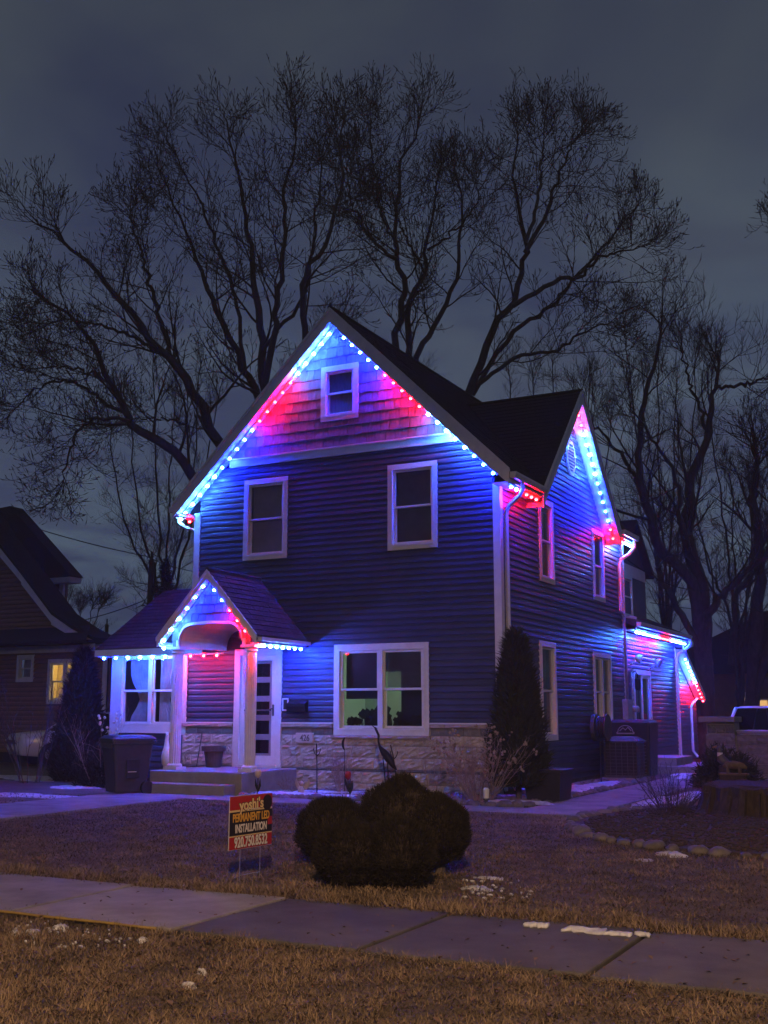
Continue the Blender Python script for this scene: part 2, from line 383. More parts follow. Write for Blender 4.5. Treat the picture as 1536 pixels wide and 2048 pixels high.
def backing(fr, u0, u1, z0, z1, openings, name, parent, o=-.07, lim=None):
    us = sorted({u0, u1, *[min(max(q, u0), u1) for op in openings for q in op[:2]]}); zs = sorted({z0, z1, *[min(max(q, z0), z1) for op in openings for q in op[2:]]})
    mb = MB()
    for i in range(len(us)-1):
        for j in range(len(zs)-1):
            uc, zc = (us[i]+us[i+1])/2, (zs[j]+zs[j+1])/2
            if any(a < uc < b and c < zc < d for a, b, c, d in openings): continue
            fr.box(mb, us[i], us[i+1], o-.02, o, zs[j], zs[j+1])
    return mb.build(name, 'interior', parent)
def frame4(mb, fr, u0, u1, z0, z1, wd, o0, o1, wt=None, wb=None):
    wt = wt or wd; wb = wb or wd
    fr.box(mb, u0, u0+wd, o0, o1, z0, z1); fr.box(mb, u1-wd, u1, o0, o1, z0, z1)
    fr.box(mb, u0+wd, u1-wd, o0, o1, z1-wt, z1); fr.box(mb, u0+wd, u1-wd, o0, o1, z0, z0+wb); return mb
def window(fr, u0, u1, z0, z1, parent, cas=.11, panes=1, blind=None, o=0.0, sash=True):
    """picture-frame casing > sashes, glass panes, blind"""
    mb = MB(); frame4(mb, fr, u0, u1, z0, z1, cas, o-.06, o+.038); frame4(mb, fr, u0+cas*.72, u1-cas*.72, z0+cas*.72, z1-cas*.72, .03, o-.055, o+.048)
    i0, i1, j0, j1 = u0+cas, u1-cas, z0+cas, z1-cas; wpan = (i1-i0)/panes
    for k in range(1, panes): fr.box(mb, i0+wpan*k-.045, i0+wpan*k+.045, o-.06, o+.03, j0, j1)
    W_ = mb.build('window', 'trim', parent)
    for k in range(panes):
        a = i0+wpan*k+(.045 if k else .005); b = i0+wpan*(k+1)-(.045 if k < panes-1 else .005); m = (j0+j1)/2
        frame4(MB(), fr, a, b, m-.02, j1-.004, .04, o-.035, o+.004).build('sash', 'trim', W_)
        frame4(MB(), fr, a+.003, b-.003, j0+.004, m+.02, .045, o-.07, o-.037).build('sash', 'trim', W_)
        fr.box(MB(), a+.04, b-.04, o-.022, o-.017, m+.02, j1-.044).build('glass_pane', 'glass', W_)
        fr.box(MB(), a+.048, b-.048, o-.056, o-.051, j0+.049, m-.025).build('glass_pane', 'glass', W_)
        if blind:
            mb = MB(); zt, zb = j1-.03, j0+(j1-j0)*(1-blind if not hasattr(blind, '__len__') else 1-blind[k])
            z = zt
            while z > zb:
                q = [fr.p(a+.02, -.13, z), fr.p(b-.02, -.13, z), fr.p(b-.02, -.155, z-.012), fr.p(a+.02, -.155, z-.012)]
                mb.prism([tuple(v) for v in q], (0, 0, -.002)); z -= .021
            if len(mb.f): mb.build('blind', 'blind', W_)
    return W_
# ---- openings (outer casings)
UL, UR = (-5.55, -4.50, 4.47, 6.13), (-2.25, -1.21, 4.46, 6.11)
ATT = (-3.75, -2.90, 7.15, 8.28); LW = (-3.40, -1.41, 1.03, 2.72); DOOR = (-5.68, -4.57, .40, 2.69)
SUN1, SUN2 = (-8.62, -6.96, 1.16, 2.66), None
S1, S2, S3, S4 = (2.07, 2.97, 3.99, 5.68), (5.66, 6.56, 3.94, 5.56), (1.94, 2.90, .91, 2.82), (5.44, 6.86, 1.03, 2.77)
SD = (8.75, 10.45, .42, 2.50)
ins = lambda q: (q[0]+.03, q[1]-.03, q[2]+.03, q[3]-.03)
# ---- front wall
fw = backing(FRONT, XW+.1, -.1, 0, 5.7, [ins(q) for q in (UL, UR, LW, DOOR)], 'wall', house)
FRONT.box(fwb := MB(), XC-2.7, XC+2.7, -.09, -.07, 5.7, 6.6); 
siding(FRONT, 1.24, 6.43, lambda z: (lambda a: ((a[0]+.11 if z > 2.72 else -6.85) if a[0] == XW else a[0], a[1]-(.11 if a[1] == 0 else 0)))(lim_main(z)), [ins(q) for q in (UL, UR, LW, DOOR)], fw)
MB().prism([(XC-2.8, .085, 6.2), (XC+2.8, .085, 6.2), (XC, .085, 9.0)], (0, .02, 0)).build('gable_backing', 'interior', house)
# frieze and corner boards
fz = MB(); a, b = lim_main(6.6); FRONT.box(fz, a, b, -.05, .045, 6.43, 6.58); FRONT.box(fz, a-.05, b+.05, -.05, .07, 6.58, 6.61); fz.build('frieze_board', 'trim', house)
cb = MB(); cb.box(-.105, .035, -.035, .0, 1.0, 5.55); cb.box(0, .035, .0, .105, .1, 5.55); cb.build('corner_board', 'trim', house)
cb = MB(); cb.box(XW-.035, XW+.105, -.035, .0, 2.75, 5.55); cb.box(XW-.035, XW, 0, .105, 2.75, 5.55); cb.build('corner_board', 'trim', house)
# ---- gable shakes: each one a piece
def clip_poly(poly, a, b, c):                                # keep a*u+b*z<=c
    o = []
    for i in range(len(poly)):
        p, q = poly[i], poly[(i+1) % len(poly)]; dp, dq = a*p[0]+b*p[1]-c, a*q[0]+b*q[1]-c
        if dp <= 0: o.append(p)
        if dp*dq < 0: t = dp/(dp-dq); o.append((p[0]+(q[0]-p[0])*t, p[1]+(q[1]-p[1])*t))
    return o
def shakes(fr, uc, zb, zt, rows, slope, zapex, opening, parent, o0=0.0, wmin=.12, wmax=.24, bottom=None):
    h = (zt-zb)/rows; n = 0
    for r in range(rows):
        z = zb+h*r; half = (zapex-z)/slope; u = uc-half-rnd.uniform(0, .15)
        while u < uc+half:
            wd = rnd.uniform(wmin, wmax); jz = rnd.uniform(-.008, .008)
            poly = [(u+.004, z+jz), (u+wd-.004, z+jz), (u+wd-.004, z+h+.02), (u+.004, z+h+.02)]
            poly = clip_poly(poly, slope, 1, zapex+slope*uc); poly = clip_poly(poly, -slope, 1, zapex-slope*uc)
            pieces = [poly]
            if opening:
                u0, u1, q0, q1 = opening; pieces = [clip_poly(poly, 1, 0, u0), clip_poly(poly, -1, 0, -u1)] if (z+h > q0 and z < q1) else [poly]
                if (z+h > q0 and z < q1) and z < q0: pieces += [clip_poly(clip_poly(clip_poly(poly, -1, 0, -u0), 1, 0, u1), 0, 1, q0)]
            for pc in pieces:
                if len(pc) < 3: continue
                us = [q[0] for q in pc]
                if max(us)-min(us) < .02: continue
                mb = MB(); pb = rnd.uniform(-.002, .003)
                f = [tuple(fr.p(q[0], o0+.026+pb-.022*max(0, min(1, (q[1]-z)/h)), q[1])) for q in pc]
                mb.prism(f[::-1] if fr is FRONT else f, tuple(-fr.N*.022)); mb.build('shake', 'shake', parent); n += 1
            u += wd
    return n
gw = MB().prism([(XC-2.5, .04, 6.6), (XC+2.5, .04, 6.6), (XC, .04, 9.05)], (0, .02, 0)).build('gable_wall', 'shake', house)
shakes(FRONT, XC, 6.61, 9.08, 12, RS, RZ-.27, ins(ATT), gw, 0)
# ---- windows of the front
wul = window(FRONT, *UL, house); FRONT.box(MB(), UL[0]+.13, UL[1]-.13, -.135, -.13, UL[2]+.13, UL[3]-.13).build('roller_shade', 'shade', wul); window(FRONT, *UR, house, blind=1.0); window(FRONT, *ATT, house, cas=.12)
window(FRONT, *LW, house, panes=2, cas=.125, blind=(.0, .46))
# lit room behind the big window
rm = MB(); 
for q in (((-3.6, 1.6, .6), (-1.2, 1.6, .6), (-1.2, 1.6, 3.0), (-3.6, 1.6, 3.0)),): rm.prism(q, (0, .05, 0))
rm.box(-3.65, -3.6, .072, 1.6, .6, 3.0); rm.box(-1.2, -1.15, .072, 1.6, .6, 3.0); rm.box(-3.65, -1.15, .072, 1.65, .55, .6); rm.box(-3.65, -1.15, .072, 1.65, 3.0, 3.05)
rm.build('living_room', 'green_wall', house)
rl = bpy.data.lights.new('room_light', 'POINT'); rl.energy = 30; rl.color = (.80, 1, .86); rl.shadow_soft_size = .12
ro = bpy.data.objects.new('room_light', rl); COL.objects.link(ro); ro.parent = house; ro.location = Vector((-1.75, .95, 2.45))-WL[house]
# dark screen, shelf and plants seen against the room
MB().box(-3.24, -2.44, .17, .18, 1.70, 2.6).box(-2.08, -1.5, .19, .20, 1.0, 2.6).box(-2.4, -2.08, .19, .20, 2.2, 2.6).build('dark_panel', 'black_plastic', house)
pl = MB()
for k in range(90):
    x = rnd.uniform(-3.25, -1.5); zt = 1.28+.22*math.exp(-((x+2.55)/.45)**2)+rnd.uniform(-.1, .06); y = rnd.uniform(.14, .32)
    pl.prism([(x-.05, y, zt), (x+.01, y+.02, zt-.06), (x+.06, y, zt+.02), (x, y-.01, zt+.06)], (0, .006, 0)); pl.tube([(x, y, 1.12), (x+rnd.uniform(-.05, .05), y, zt)], .006, 3)
pl.ball((-2.62, .3, 1.25), (.3, .1, .24), 12, 8).ball((-2.05, .3, 1.2), (.26, .1, .2), 12, 8); pl.build('window_plants', 'evergreen', house)
# ---- stone base
def rock(fr, u0, u1, z0, z1, o, parent, rough=.016, material='stone', name='stone_block', nx=7, nz=5, o0=-.03):
    mb = MB(); b = 0
    for j in range(nz+1):
        for i in range(nx+1):
            e = (i in (0, nx)) or (j in (0, nz)); u = u0+(u1-u0)*i/nx; z = z0+(z1-z0)*j/nz
            if not e: u += rnd.uniform(-.012, .012); z += rnd.uniform(-.008, .008)
            mb.v.append(tuple(fr.p(u, o+(0 if e else .012+rnd.uniform(-rough, rough)*1.2), z)))
    for j in range(nz):
        for i in range(nx):
            a = j*(nx+1)+i; mb.f.append((a, a+1, a+nx+2, a+nx+1))
    fr.box(mb, u0, u1, o0, o-.001, z0, z1)
    if fr is not FRONT: mb.f[:nx*nz] = [f[::-1] for f in mb.f[:nx*nz]]
    return mb.build(name, material, parent)
sb = MB(); sb.box(-6.95, -5.62, .02, .05, 0, 1.24); sb.box(-4.63, -.02, .02, .05, 0, 1.0); sb.box(-4.63, -3.36, .02, .05, 1.0, 1.24); sb.box(-1.45, -.02, .02, .05, 1.0, 1.24)
stone = sb.build('stone_base', 'mortar', house)
def course(z0, z1, ln, o, rough, material, zmax_mask, name='stone_block'):
    for (a, b) in ((-6.93, -5.69), (-4.56, -.0)):
        u = a - (rnd.uniform(0, .5*ln) if rough > .004 else 0); 
        while u < b-.01:
            e = min(u+ln*rnd.uniform(.85, 1.25), b); s = max(u, a)
            if b-e < .12: e = b
            cut = [(s, e)]
            if zmax_mask:
                cut = []
                if s < -3.42: cut.append((s, min(e, -3.42)))
                if e > -1.39: cut.append((max(s, -1.39), e))
            for (p, q) in cut:
                if q-p > .04: rock(FRONT, p+.005, q-.005, z0+.005, z1-.005, o, stone, rough, material, name, 7 if rough > .004 else 2, 5 if rough > .004 else 2)
            u = e
for z0, z1 in ((0, .16), (.16, .37), (.42, .63), (.63, .84)): course(z0, z1, .46, .035, .016, 'stone', False)
course(.84, 1.03, .42, .035, .016, 'stone', False)
course(.37, .42, .5, .03, .003, 'stone_grey', False, 'stone_strip'); course(1.03, 1.165, .30, .028, .003, 'stone_grey', True)
course(1.165, 1.235, .75, .075, .004, 'stone_cap', True, 'stone_cap')
for a, b in ((-3.44, -2.75), (-2.75, -2.05), (-2.05, -1.37)): rock(FRONT, a+.003, b-.003, .965, 1.025, .085, stone, .004, 'stone_cap', 'stone_sill', 5, 2)
tb = MB(); FRONT.box(tb, -6.93, -5.7, -.03, .05, 1.237, 1.262); FRONT.box(tb, -4.56, -3.41, -.03, .05, 1.237, 1.262); FRONT.box(tb, -1.4, -.1, -.03, .05, 1.237, 1.262); tb.build('base_trim', 'trim', house)
# ---- front door with storm door
d = MB(); FRONT.box(d, -5.68, -5.545, -.06, .045, .40, 2.69); FRONT.box(d, -4.705, -4.57, -.06, .045, .40, 2.69); FRONT.box(d, -5.545, -4.705, -.06, .045, 2.56, 2.69); FRONT.box(d, -5.60, -4.65, -.06, .10, .40, .445)
door = d.build('front_door', 'trim', house)
frame4(MB(), FRONT, -5.54, -4.71, .45, 2.555, .10, -.02, .012, wb=.17).build('storm_frame', 'white_paint', door)
FRONT.box(MB(), -5.44, -4.81, -.008, -.004, .62, 2.455).build('storm_glass', 'glass', door)
inner = MB(); FRONT.box(inner, -5.54, -5.33, -.14, -.10, .45, 2.555); FRONT.box(inner, -4.93, -4.71, -.14, -.10, .45, 2.555)
zz = [.45, .66, .92, 1.03, 1.29, 1.40, 1.66, 1.77, 2.03, 2.14, 2.40, 2.555]
for k in range(0, 12, 2): FRONT.box(inner, -5.33, -4.93, -.14, -.10, zz[k], zz[k+1])
inner.build('door_slab', 'white_paint', door)
for k in range(1, 11, 2): FRONT.box(MB(), -5.33, -4.93, -.128, -.118, zz[k], zz[k+1]).build('door_light', 'car_glass', door)
hd = MB(); FRONT.box(hd, -4.79, -4.745, .012, .02, 1.38, 1.60); hd.tube([FRONT.p(-4.768, .02, 1.52), FRONT.p(-4.768, .06, 1.52), FRONT.p(-4.86, .065, 1.50)], .011, 6); FRONT.box(hd, -5.44, -4.81, .012, .03, 1.475, 1.505); hd.build('door_handle', 'dark_metal', door)
# ---- side wall (faces the walk)
def lim_side(z):
    if z < 5.48: return 0.0, YB
    d_ = (DZ-.27-z)/DS; return max(0, DC-d_), min(YB, DC+d_)
SO = [ins(q) for q in (S1, S2, S3, S4)]
sw_ = backing(SIDE, .1, YB-.02, .05, 5.48, SO, 'wall', house)
siding(SIDE, .12, 7.95, lambda z: (lambda a: (a[0]+(.11 if a[0] == 0 else 0), a[1]))(lim_side(z)), SO, sw_)
MB().prism([(-.085, DC-2.6, 5.46), (-.085, DC+2.6, 5.46), (-.085, DC, 8.0)], (-.02, 0, 0)).build('gable_backing', 'interior', house)
fd = MB(); fd.box(-.09, .012, .0, YB+5.5, 0, .12); fd.build('foundation', 'concrete_old', house)
window(SIDE, *S1, house, blind=1.0); window(SIDE, *S2, house, blind=.5); window(SIDE, *S3, house, blind=.5); window(SIDE, *S4, house, panes=2)
# round louvred vent
vt = MB(); vc = (4.27, 6.90)
ring = [(vc[0]+.30*math.cos(a), vc[1]+.42*math.sin(a)) for a in np.linspace(0, 2*math.pi, 8, endpoint=False)+math.pi/8]
for i in range(8):
    p, q = ring[i], ring[(i+1) % 8]; f = .80
    pts = [SIDE.p(p[0], .05, p[1]), SIDE.p(q[0], .05, q[1]), SIDE.p(vc[0]+(q[0]-vc[0])*f, .05, vc[1]+(q[1]-vc[1])*f), SIDE.p(vc[0]+(p[0]-vc[0])*f, .05, vc[1]+(p[1]-vc[1])*f)]
    vt.prism(pts, (-.07, 0, 0))
vent = vt.build('gable_vent', 'trim', house)
MB().prism([SIDE.p(vc[0]+(p[0]-vc[0])*.85, .022, vc[1]+(p[1]-vc[1])*.85) for p in ring], (-.02, 0, 0)).build('vent_backing', 'black_plastic', vent)
for k in range(10):
    z = vc[1]-.33+.07*k; hw = .235*min(1, math.sqrt(max(0, 1-((z-vc[1])/.40)**2))*1.15)
    SIDE.box(MB(), vc[0]-hw, vc[0]+hw, .024, .045, z, z+.028).build('louvre', 'trim', vent)
# hidden walls
MB().box(XW, XW+.06, .06, YB, 0, 5.6).build('wall', 'siding', house)
MB().box(XW, -.03, YB-.08, YB-.03, 0, 5.9).prism([(XW+.1, YB-.05, 5.9), (-.1, YB-.05, 5.9), (XC, YB-.05, 8.95)], (0, .02, 0)).build('wall', 'siding', house)
# ---- main roof
def slab3(mb, a, b, c, d_, th): mb.prism([a, b, c, d_], (0, 0, -th)); return mb
TH = .17
rf = MB(); e1, e0 = .35, XW-OV
slab3(rf, (XC, -OV, RZ), (XC, 8.15, RZ), (e0, 8.15, zroof(e0)), (e0, -OV, zroof(e0)), TH)
xr = .35; DA = DC-DH; DB = DC+DH
slab3(rf, (XC, -OV, RZ), (xr, -OV, zroof(xr)), (xr, DA, zroof(xr)), (XC, DA, RZ), TH)
slab3(rf, (XC, DA, RZ), (-.10, DA, zroof(-.10)), (-.10, DB, zroof(-.10)), (XC, DB, RZ), TH)
slab3(rf, (XC, DB, RZ), (xr, DB, zroof(xr)), (xr, 8.15, zroof(xr)), (XC, 8.15, RZ), TH)
roof = rf.build('roof', 'roof', house)
cg = MB(); zf = DZ-DS*DH
slab3(cg, (xr, DC, DZ), (xr, DA, zf), (-2.9, DA, zf), (-2.9, DC, DZ), TH); slab3(cg, (xr, DC, DZ), (-2.9, DC, DZ), (-2.9, DB, zf), (xr, DB, zf), TH)
cg.build('gable_roof', 'roof', roof)
MB().tube([(XC, -OV-.01, RZ+.005), (XC, 8.15, RZ+.005)], .06, 6).build('ridge_cap', 'roof', roof)
def courses(mb, p0, du, dv, nv, n, wmin=.3, wmax=.5):
    du, dv, n = Vector(du), Vector(dv), Vector(n).normalized(); L_ = du.length; d1 = du/L_
    for j in range(nv):
        u = -rnd.uniform(0, .3)
        while u < L_:
            wd = rnd.uniform(wmin, wmax); a_, b_2 = max(u, 0), min(u+wd, L_); u += wd
            if b_2-a_ < .05: continue
            h_ = rnd.uniform(.008, .016); o_ = Vector(p0)
            mb.prism([o_+d1*(a_+.004)+dv*j+n*h_, o_+d1*(b_2-.004)+dv*j+n*h_, o_+d1*(b_2-.004)+dv*(j+1.04)+n*.003, o_+d1*(a_+.004)+dv*(j+1.04)+n*.003], -n*.006)
ml_ = math.hypot(xr-XC, RS*(xr-XC)); nv_ = int(ml_/.145); sh_ = MB()
courses(sh_, (xr+.01, -OV-.02, zroof(xr)-.008), (0, DA+OV, 0), (-(xr-XC)/nv_, 0, RS*(xr-XC)/nv_), nv_, (RS, 0, 1))
courses(sh_, (-.10, DA, zroof(-.10)), (0, 8.15-DA, 0), (-(xr-XC)/nv_, 0, RS*(xr-XC)/nv_), int(nv_*.87), (RS, 0, 1))
ng_ = int(math.hypot(DH, DS*DH)/.145)
courses(sh_, (-2.6, DA-.01, zf-.008), (2.95, 0, 0), (0, DH/ng_, DS*DH/ng_), ng_, (0, -DS, 1))
stuff(sh_.build('roof_shingles', 'roof', roof))
rdc = MB(); rdc.tube([(xr+.01, DC, DZ+.003), (-2.4, DC, DZ+.003)], .05, 6); rdc.build('ridge_cap', 'roof', roof)
# rake fascias, soffits
def rake(fr, uc, za, ue, slope, o_in, o_out, parent, ph=.27, th=.03, drop=.02):
    """one rake board from apex (uc,za) to eave end ue; soffit behind it"""
    s = 1 if ue > uc else -1; ze = za-slope*abs(ue-uc); mb = MB()
    P = lambda u, z, o: tuple(fr.p(u, o, z))
    q = [P(uc, za-drop, o_out), P(ue, ze-drop, o_out), P(ue, ze-drop-ph, o_out), P(uc, za-drop-ph, o_out)]
    mb.prism(q, tuple(-fr.N*th))
    q = [P(uc, za+.012, o_out+.022), P(ue+s*.01, ze+.012, o_out+.022), P(ue+s*.01, ze-.055, o_out+.022), P(uc, za-.055, o_out+.022)]
    mb.prism(q, tuple(-fr.N*.05)); f = mb.build('fascia', 'trim', parent)
    so = MB(); k = drop+ph-.035
    q = [P(uc, za-k, o_in), P(ue, ze-k, o_in), P(ue, ze-k, o_out-th), P(uc, za-k, o_out-th)]
    so.prism(q, (0, 0, -.012)); so.build('soffit', 'trim', parent); return f
rake(FRONT, XC, RZ, e0, RS, -.02, OV+.02, house); rake(FRONT, XC, RZ, xr, RS, -.02, OV+.02, house)
rake(SIDE, DC, DZ, DA, DS, -.02, xr+.02, house); rake(SIDE, DC, DZ, DB, DS, -.02, xr+.02, house)
# eaves: fascia, soffit, gutter
def eave(y0, y1, x, z, parent, inner=0.0):
    mb = MB(); mb.box(x-.03, x, y0, y1, z-.22, z-.03); mb.build('fascia', 'trim', parent)
    MB().box(min(inner, x-.03), max(inner, x-.03), y0+.005, y1-.005, z-.225, z-.21).build('soffit', 'trim', parent)
    g = MB(); g.prism([(x, y0, z-.05), (x+.12, y0, z-.05), (x+.12, y0, z-.09), (x+.09, y0, z-.16), (x, y0, z-.16)], (0, y1-y0, 0)); g.build('gutter', 'trim', parent)
ze_ = zroof(xr)
eave(-OV+.02, DA-.02, xr, ze_, house); eave(DB+.02, 8.15, xr, ze_, house)
lg = MB(); lg.box(e0, e0+.03, -OV, 8.15, zroof(e0)-.22, zroof(e0)-.03); lg.box(e0+.03, XW, -OV+.02, 8.1, zroof(e0)-.225, zroof(e0)-.21); lg.box(e0-.12, e0, -OV, 8.1, zroof(e0)-.16, zroof(e0)-.05); lg.build('gutter', 'trim', house)
# downspouts
def spout(path, parent, r=.042, material='trim'):
    return MB().tube(path, r, 4).build('downspout', material, parent, smooth=False)
spout([(.42, .12, 5.58), (.42, .12, 5.42), (.36, .13, 5.32), (.12, .19, 5.16), (.065, .20, 5.05), (.062, .20, .3), (.14, .20, .14), (.35, .20, .10)], house)
spout([(e0-.06, -.10, 5.52), (e0-.06, -.06, 5.38), (e0+.05, .02, 5.28), (XW-.07, .10, 5.20), (XW-.07, .12, 2.7)], house)
spout([(.42, 7.85, 5.55), (.42, 7.85, 5.38), (.30, 7.80, 5.22), (.10, 7.74, 5.08), (.065, 7.72, 4.95), (.065, 7.72, 3.85), (.14, 7.95, 3.72), (.30, 8.2, 3.70)], house)
# ---- rear one-storey wing
WE = 13.45
wj = MB(); siding(SIDE, .12, 3.36, lambda z: (YB+.10, WE-.10), [ins(SD)], None, joined=wj)
wing = backing(SIDE, YB, WE, .05, 3.36, [ins(SD)], 'wing_wall', house); stuff(wj.build('siding_boards', 'siding', wing))
SIDE.box(MB(), YB-.02, YB+.10, -.05, .034, .12, 5.45).build('corner_board', 'trim', house); SIDE.box(MB(), WE-.10, WE, -.05, .034, .12, 3.36).build('corner_board', 'trim', house)
MB().box(-4.5, -.0, WE-.06, WE-.01, 0, 3.5).build('wall', 'siding', house)
wr = MB(); slab3(wr, (xr, YB-.0, 3.62), (xr, WE+.25, 3.62), (-3.2, WE+.25, 5.2), (-3.2, YB-.0, 5.2), .15); wr.build('wing_roof', 'roof', house); eave(YB+.03, WE+.25, xr, 3.64, house)
spout([(.42, WE+.1, 3.5), (.42, WE+.1, 3.32), (.30, WE+.03, 3.2), (.10, WE-.06, 3.05), (.065, WE-.07, 2.95), (.065, WE-.07, .3), (.2, WE-.07, .12)], house)
# side door
d = MB(); frame4(d, SIDE, *SD, .12, -.06, .045); SIDE.box(d, SD[0]+.12, SD[1]-.12, -.06, .06, .42, .50); sdoor = d.build('side_door', 'trim', house)
frame4(MB(), SIDE, 8.88, 9.55, .52, 2.38, .09, -.05, .0).build('storm_frame', 'dark_metal', sdoor); SIDE.box(MB(), 8.97, 9.46, -.03, -.025, .62, 2.29).build('glass_pane', 'glass', sdoor)
frame4(MB(), SIDE, 9.56, 10.32, .52, 2.38, .09, -.02, .025).build('storm_frame', 'white_paint', sdoor); SIDE.box(MB(), 9.65, 10.23, .0, .006, .62, 2.29).build('glass_pane', 'glass', sdoor)
SIDE.box(MB(), 9.70, 9.98, .008, .014, 1.0, 1.42).build('red_notice', 'red', sdoor); SIDE.box(MB(), 9.74, 9.94, .015, .019, 1.17, 1.25).build('notice_stripe', 'white_paint', sdoor)
st = MB(); st.box(.04, 1.0, 8.75, 10.5, 0, .38); st.build('step', 'slab', house, bevel=.015); MB().box(.04, 1.45, 8.55, 11.2, 0, .19).build('step', 'slab', house, bevel=.015)
# service mast, conduit, boxes, flood lights
ms = MB(); ms.tube([(.10, YB-.12, 1.5), (.10, YB-.12, 3.2), (.10, YB-.10, 5.45), (.12, YB-.08, 5.9)], .035, 8); ms.build('service_mast', 'grey_metal', house, smooth=True)
SIDE.box(MB(), YB-.3, YB+.08, .02, .16, 1.02, 1.75).build('meter_box', 'grey_metal', house, bevel=.01)
mt = MB(); mt.tube([(.08, YB+.42, .5), (.08, YB+.42, 2.4)], .02, 6); mt.lathe([(.10, 0), (.10, .12), (.07, .15), (.02, .16)], (.14, YB+.42, 1.45), 12); mt.build('electric_meter', 'grey_metal', house, smooth=True)
def flood(y, z, a):
    mb = MB(); mb.tube([(.02, y, z-.12), (.10, y, z-.1), (.14, y, z)], .02, 6); mb.lathe([(.04, 0), (.09, .05), (.11, .14), (.105, .16), (.0, .13)], (0, 0, 0), 12)
    n = 18; M = Matrix.Translation((.16, y, z+.06)) @ Matrix.Rotation(R(a), 4, 'X') @ Matrix.Rotation(R(115), 4, 'Y')
    for i in range(n, len(mb.v)): mb.v[i] = tuple(M @ Vector(mb.v[i]))
    return mb.build('flood_light', 'white_paint', house, smooth=True)
flood(8.55, 2.72, 20); flood(10.5, 2.70, -20)
lan = MB(); lan.tube([(.02, 8.62, 2.38), (.12, 8.62, 2.45), (.17, 8.62, 2.36), (.17, 8.62, 2.28)], .012, 6); lan.lathe([(.03, 0), (.07, -.04), (.07, -.26), (.04, -.30)], (.17, 8.62, 2.28), 6); lan.build('wall_lantern', 'black_metal', house)
# rear lean-to beyond the wing
bj = MB(); siding(SIDE, .12, 3.0, lambda z: (WE+.02, min(15.9, WE+.02+max(.1, (3.05-z)/.54))), [], None, joined=bj, material='siding')
stuff(bj.build('siding_boards', 'siding', house))
bl = MB(); slab3(bl, (.26, WE-.1, 3.38), (.26, 16.0, 2.02), (-3, 16.0, 2.02), (-3, WE-.1, 3.38), .12); bl.build('lean_to_roof', 'roof', house)
bf = MB(); bf.prism([(.28, WE-.1, 3.36), (.28, 16.03, 1.98), (.28, 16.03, 1.80), (.28, WE-.1, 3.18)], (-.03, 0, 0)); bf.build('fascia', 'trim', house)
MB().prism([(.25, WE-.08, 3.2), (.25, 16.0, 1.83), (.0, 16.0, 1.83), (.0, WE-.08, 3.2)], (0, 0, -.01)).build('soffit', 'trim', house)
spout([(.22, 15.2, 1.86), (.12, 15.0, 1.72), (.07, 14.95, 1.6), (.07, 14.95, .35), (.2, 14.95, .18)], house)
# dormer over the wing (rear)
dm = MB(); a = (-.32, 9.0); dm.box(-3, a[0]-.1, 9.0, 9.05, 3.5, 5.25); dm.box(-3, a[0]-.1, 11.8, 11.85, 3.5, 5.25); dm.build('dormer_cheek', 'siding', house)
dj = MB(); siding(Frame((0, 9.0, 0), (1, 0, 0), (0, -1, 0)), 3.7, 5.2, lambda z: (-2.5, a[0]-.1), [], None, joined=dj); stuff(dj.build('siding_boards', 'siding', house))
dp = MB(); dp.box(a[0]-.1, a[0]+.02, 8.96, 9.10, 3.7, 5.25); dp.box(a[0]-.05, a[0]+.01, 9.1, 9.25, 3.7, 5.2); dp.box(a[0]-.05, a[0]+.01, 9.25, 11.7, 4.95, 5.25); dp.build('corner_board', 'trim', house)
dg_ = MB(); dg_.box(a[0]-.06, a[0]-.02, 9.1, 11.8, 3.6, 5.0); dg_.prism([(a[0]-.06, 9.0, 5.2), (a[0]-.06, 11.85, 5.2), (a[0]-.06, 10.42, 6.4)], (.03, 0, 0)); dg_.build('dormer_front', 'siding', house)
SIDEd = Frame((a[0]-.02, 0, 0), (0, 1, 0), (1, 0, 0)); window(SIDEd, 9.35, 10.3, 3.85, 4.95, house, cas=.09)
dr = MB(); slab3(dr, (a[0]+.18, 10.42, 6.5), (a[0]+.18, 8.8, 5.2), (-3, 8.8, 5.2), (-3, 10.42, 6.5), .12); slab3(dr, (a[0]+.18, 10.42, 6.5), (-3, 10.42, 6.5), (-3, 12.05, 5.2), (a[0]+.18, 12.05, 5.2), .12); dr.build('dormer_roof', 'roof', house)
dt = MB(); dt.box(-3, a[0]+.18, 8.78, 8.80, 5.02, 5.17); dt.box(-3, a[0]+.17, 8.80, 9.0, 5.03, 5.06); dt.build('fascia', 'trim', house)
# ---- sunroom at the left
SX0 = -8.80
sr = MB(); FRONT.box(sr, SX0, -6.95, -.09, -.05, 0, 1.16); FRONT.box(sr, SX0, -6.95, -.09, -.05, 2.66, 2.75); sr.box(SX0, SX0+.04, .05, 3.6, 0, 2.75); sr.box(SX0, XW, 3.56, 3.6, 0, 2.75); sunw = sr.build('sunroom_wall', 'siding', house)
siding(FRONT, .12, 1.03, lambda z: (SX0+.1, -6.97), [], sunw)
st_ = MB(); FRONT.box(st_, SX0-.03, SX0+.20, -.05, .04, .1, 2.75); st_.box(SX0-.03, SX0, .05, .16, .1, 2.75); FRONT.box(st_, -6.99, -6.85, -.05, .045, 1.0, 2.75); FRONT.box(st_, SX0+.2, -6.99, -.05, .04, 2.62, 2.75); FRONT.box(st_, SX0+.2, -6.99, -.05, .055, 1.03, 1.17); st_.build('sunroom_trim', 'trim', house)
window(FRONT, SX0+.19, -6.98, 1.15, 2.64, house, cas=.06, panes=2)
cu = MB()
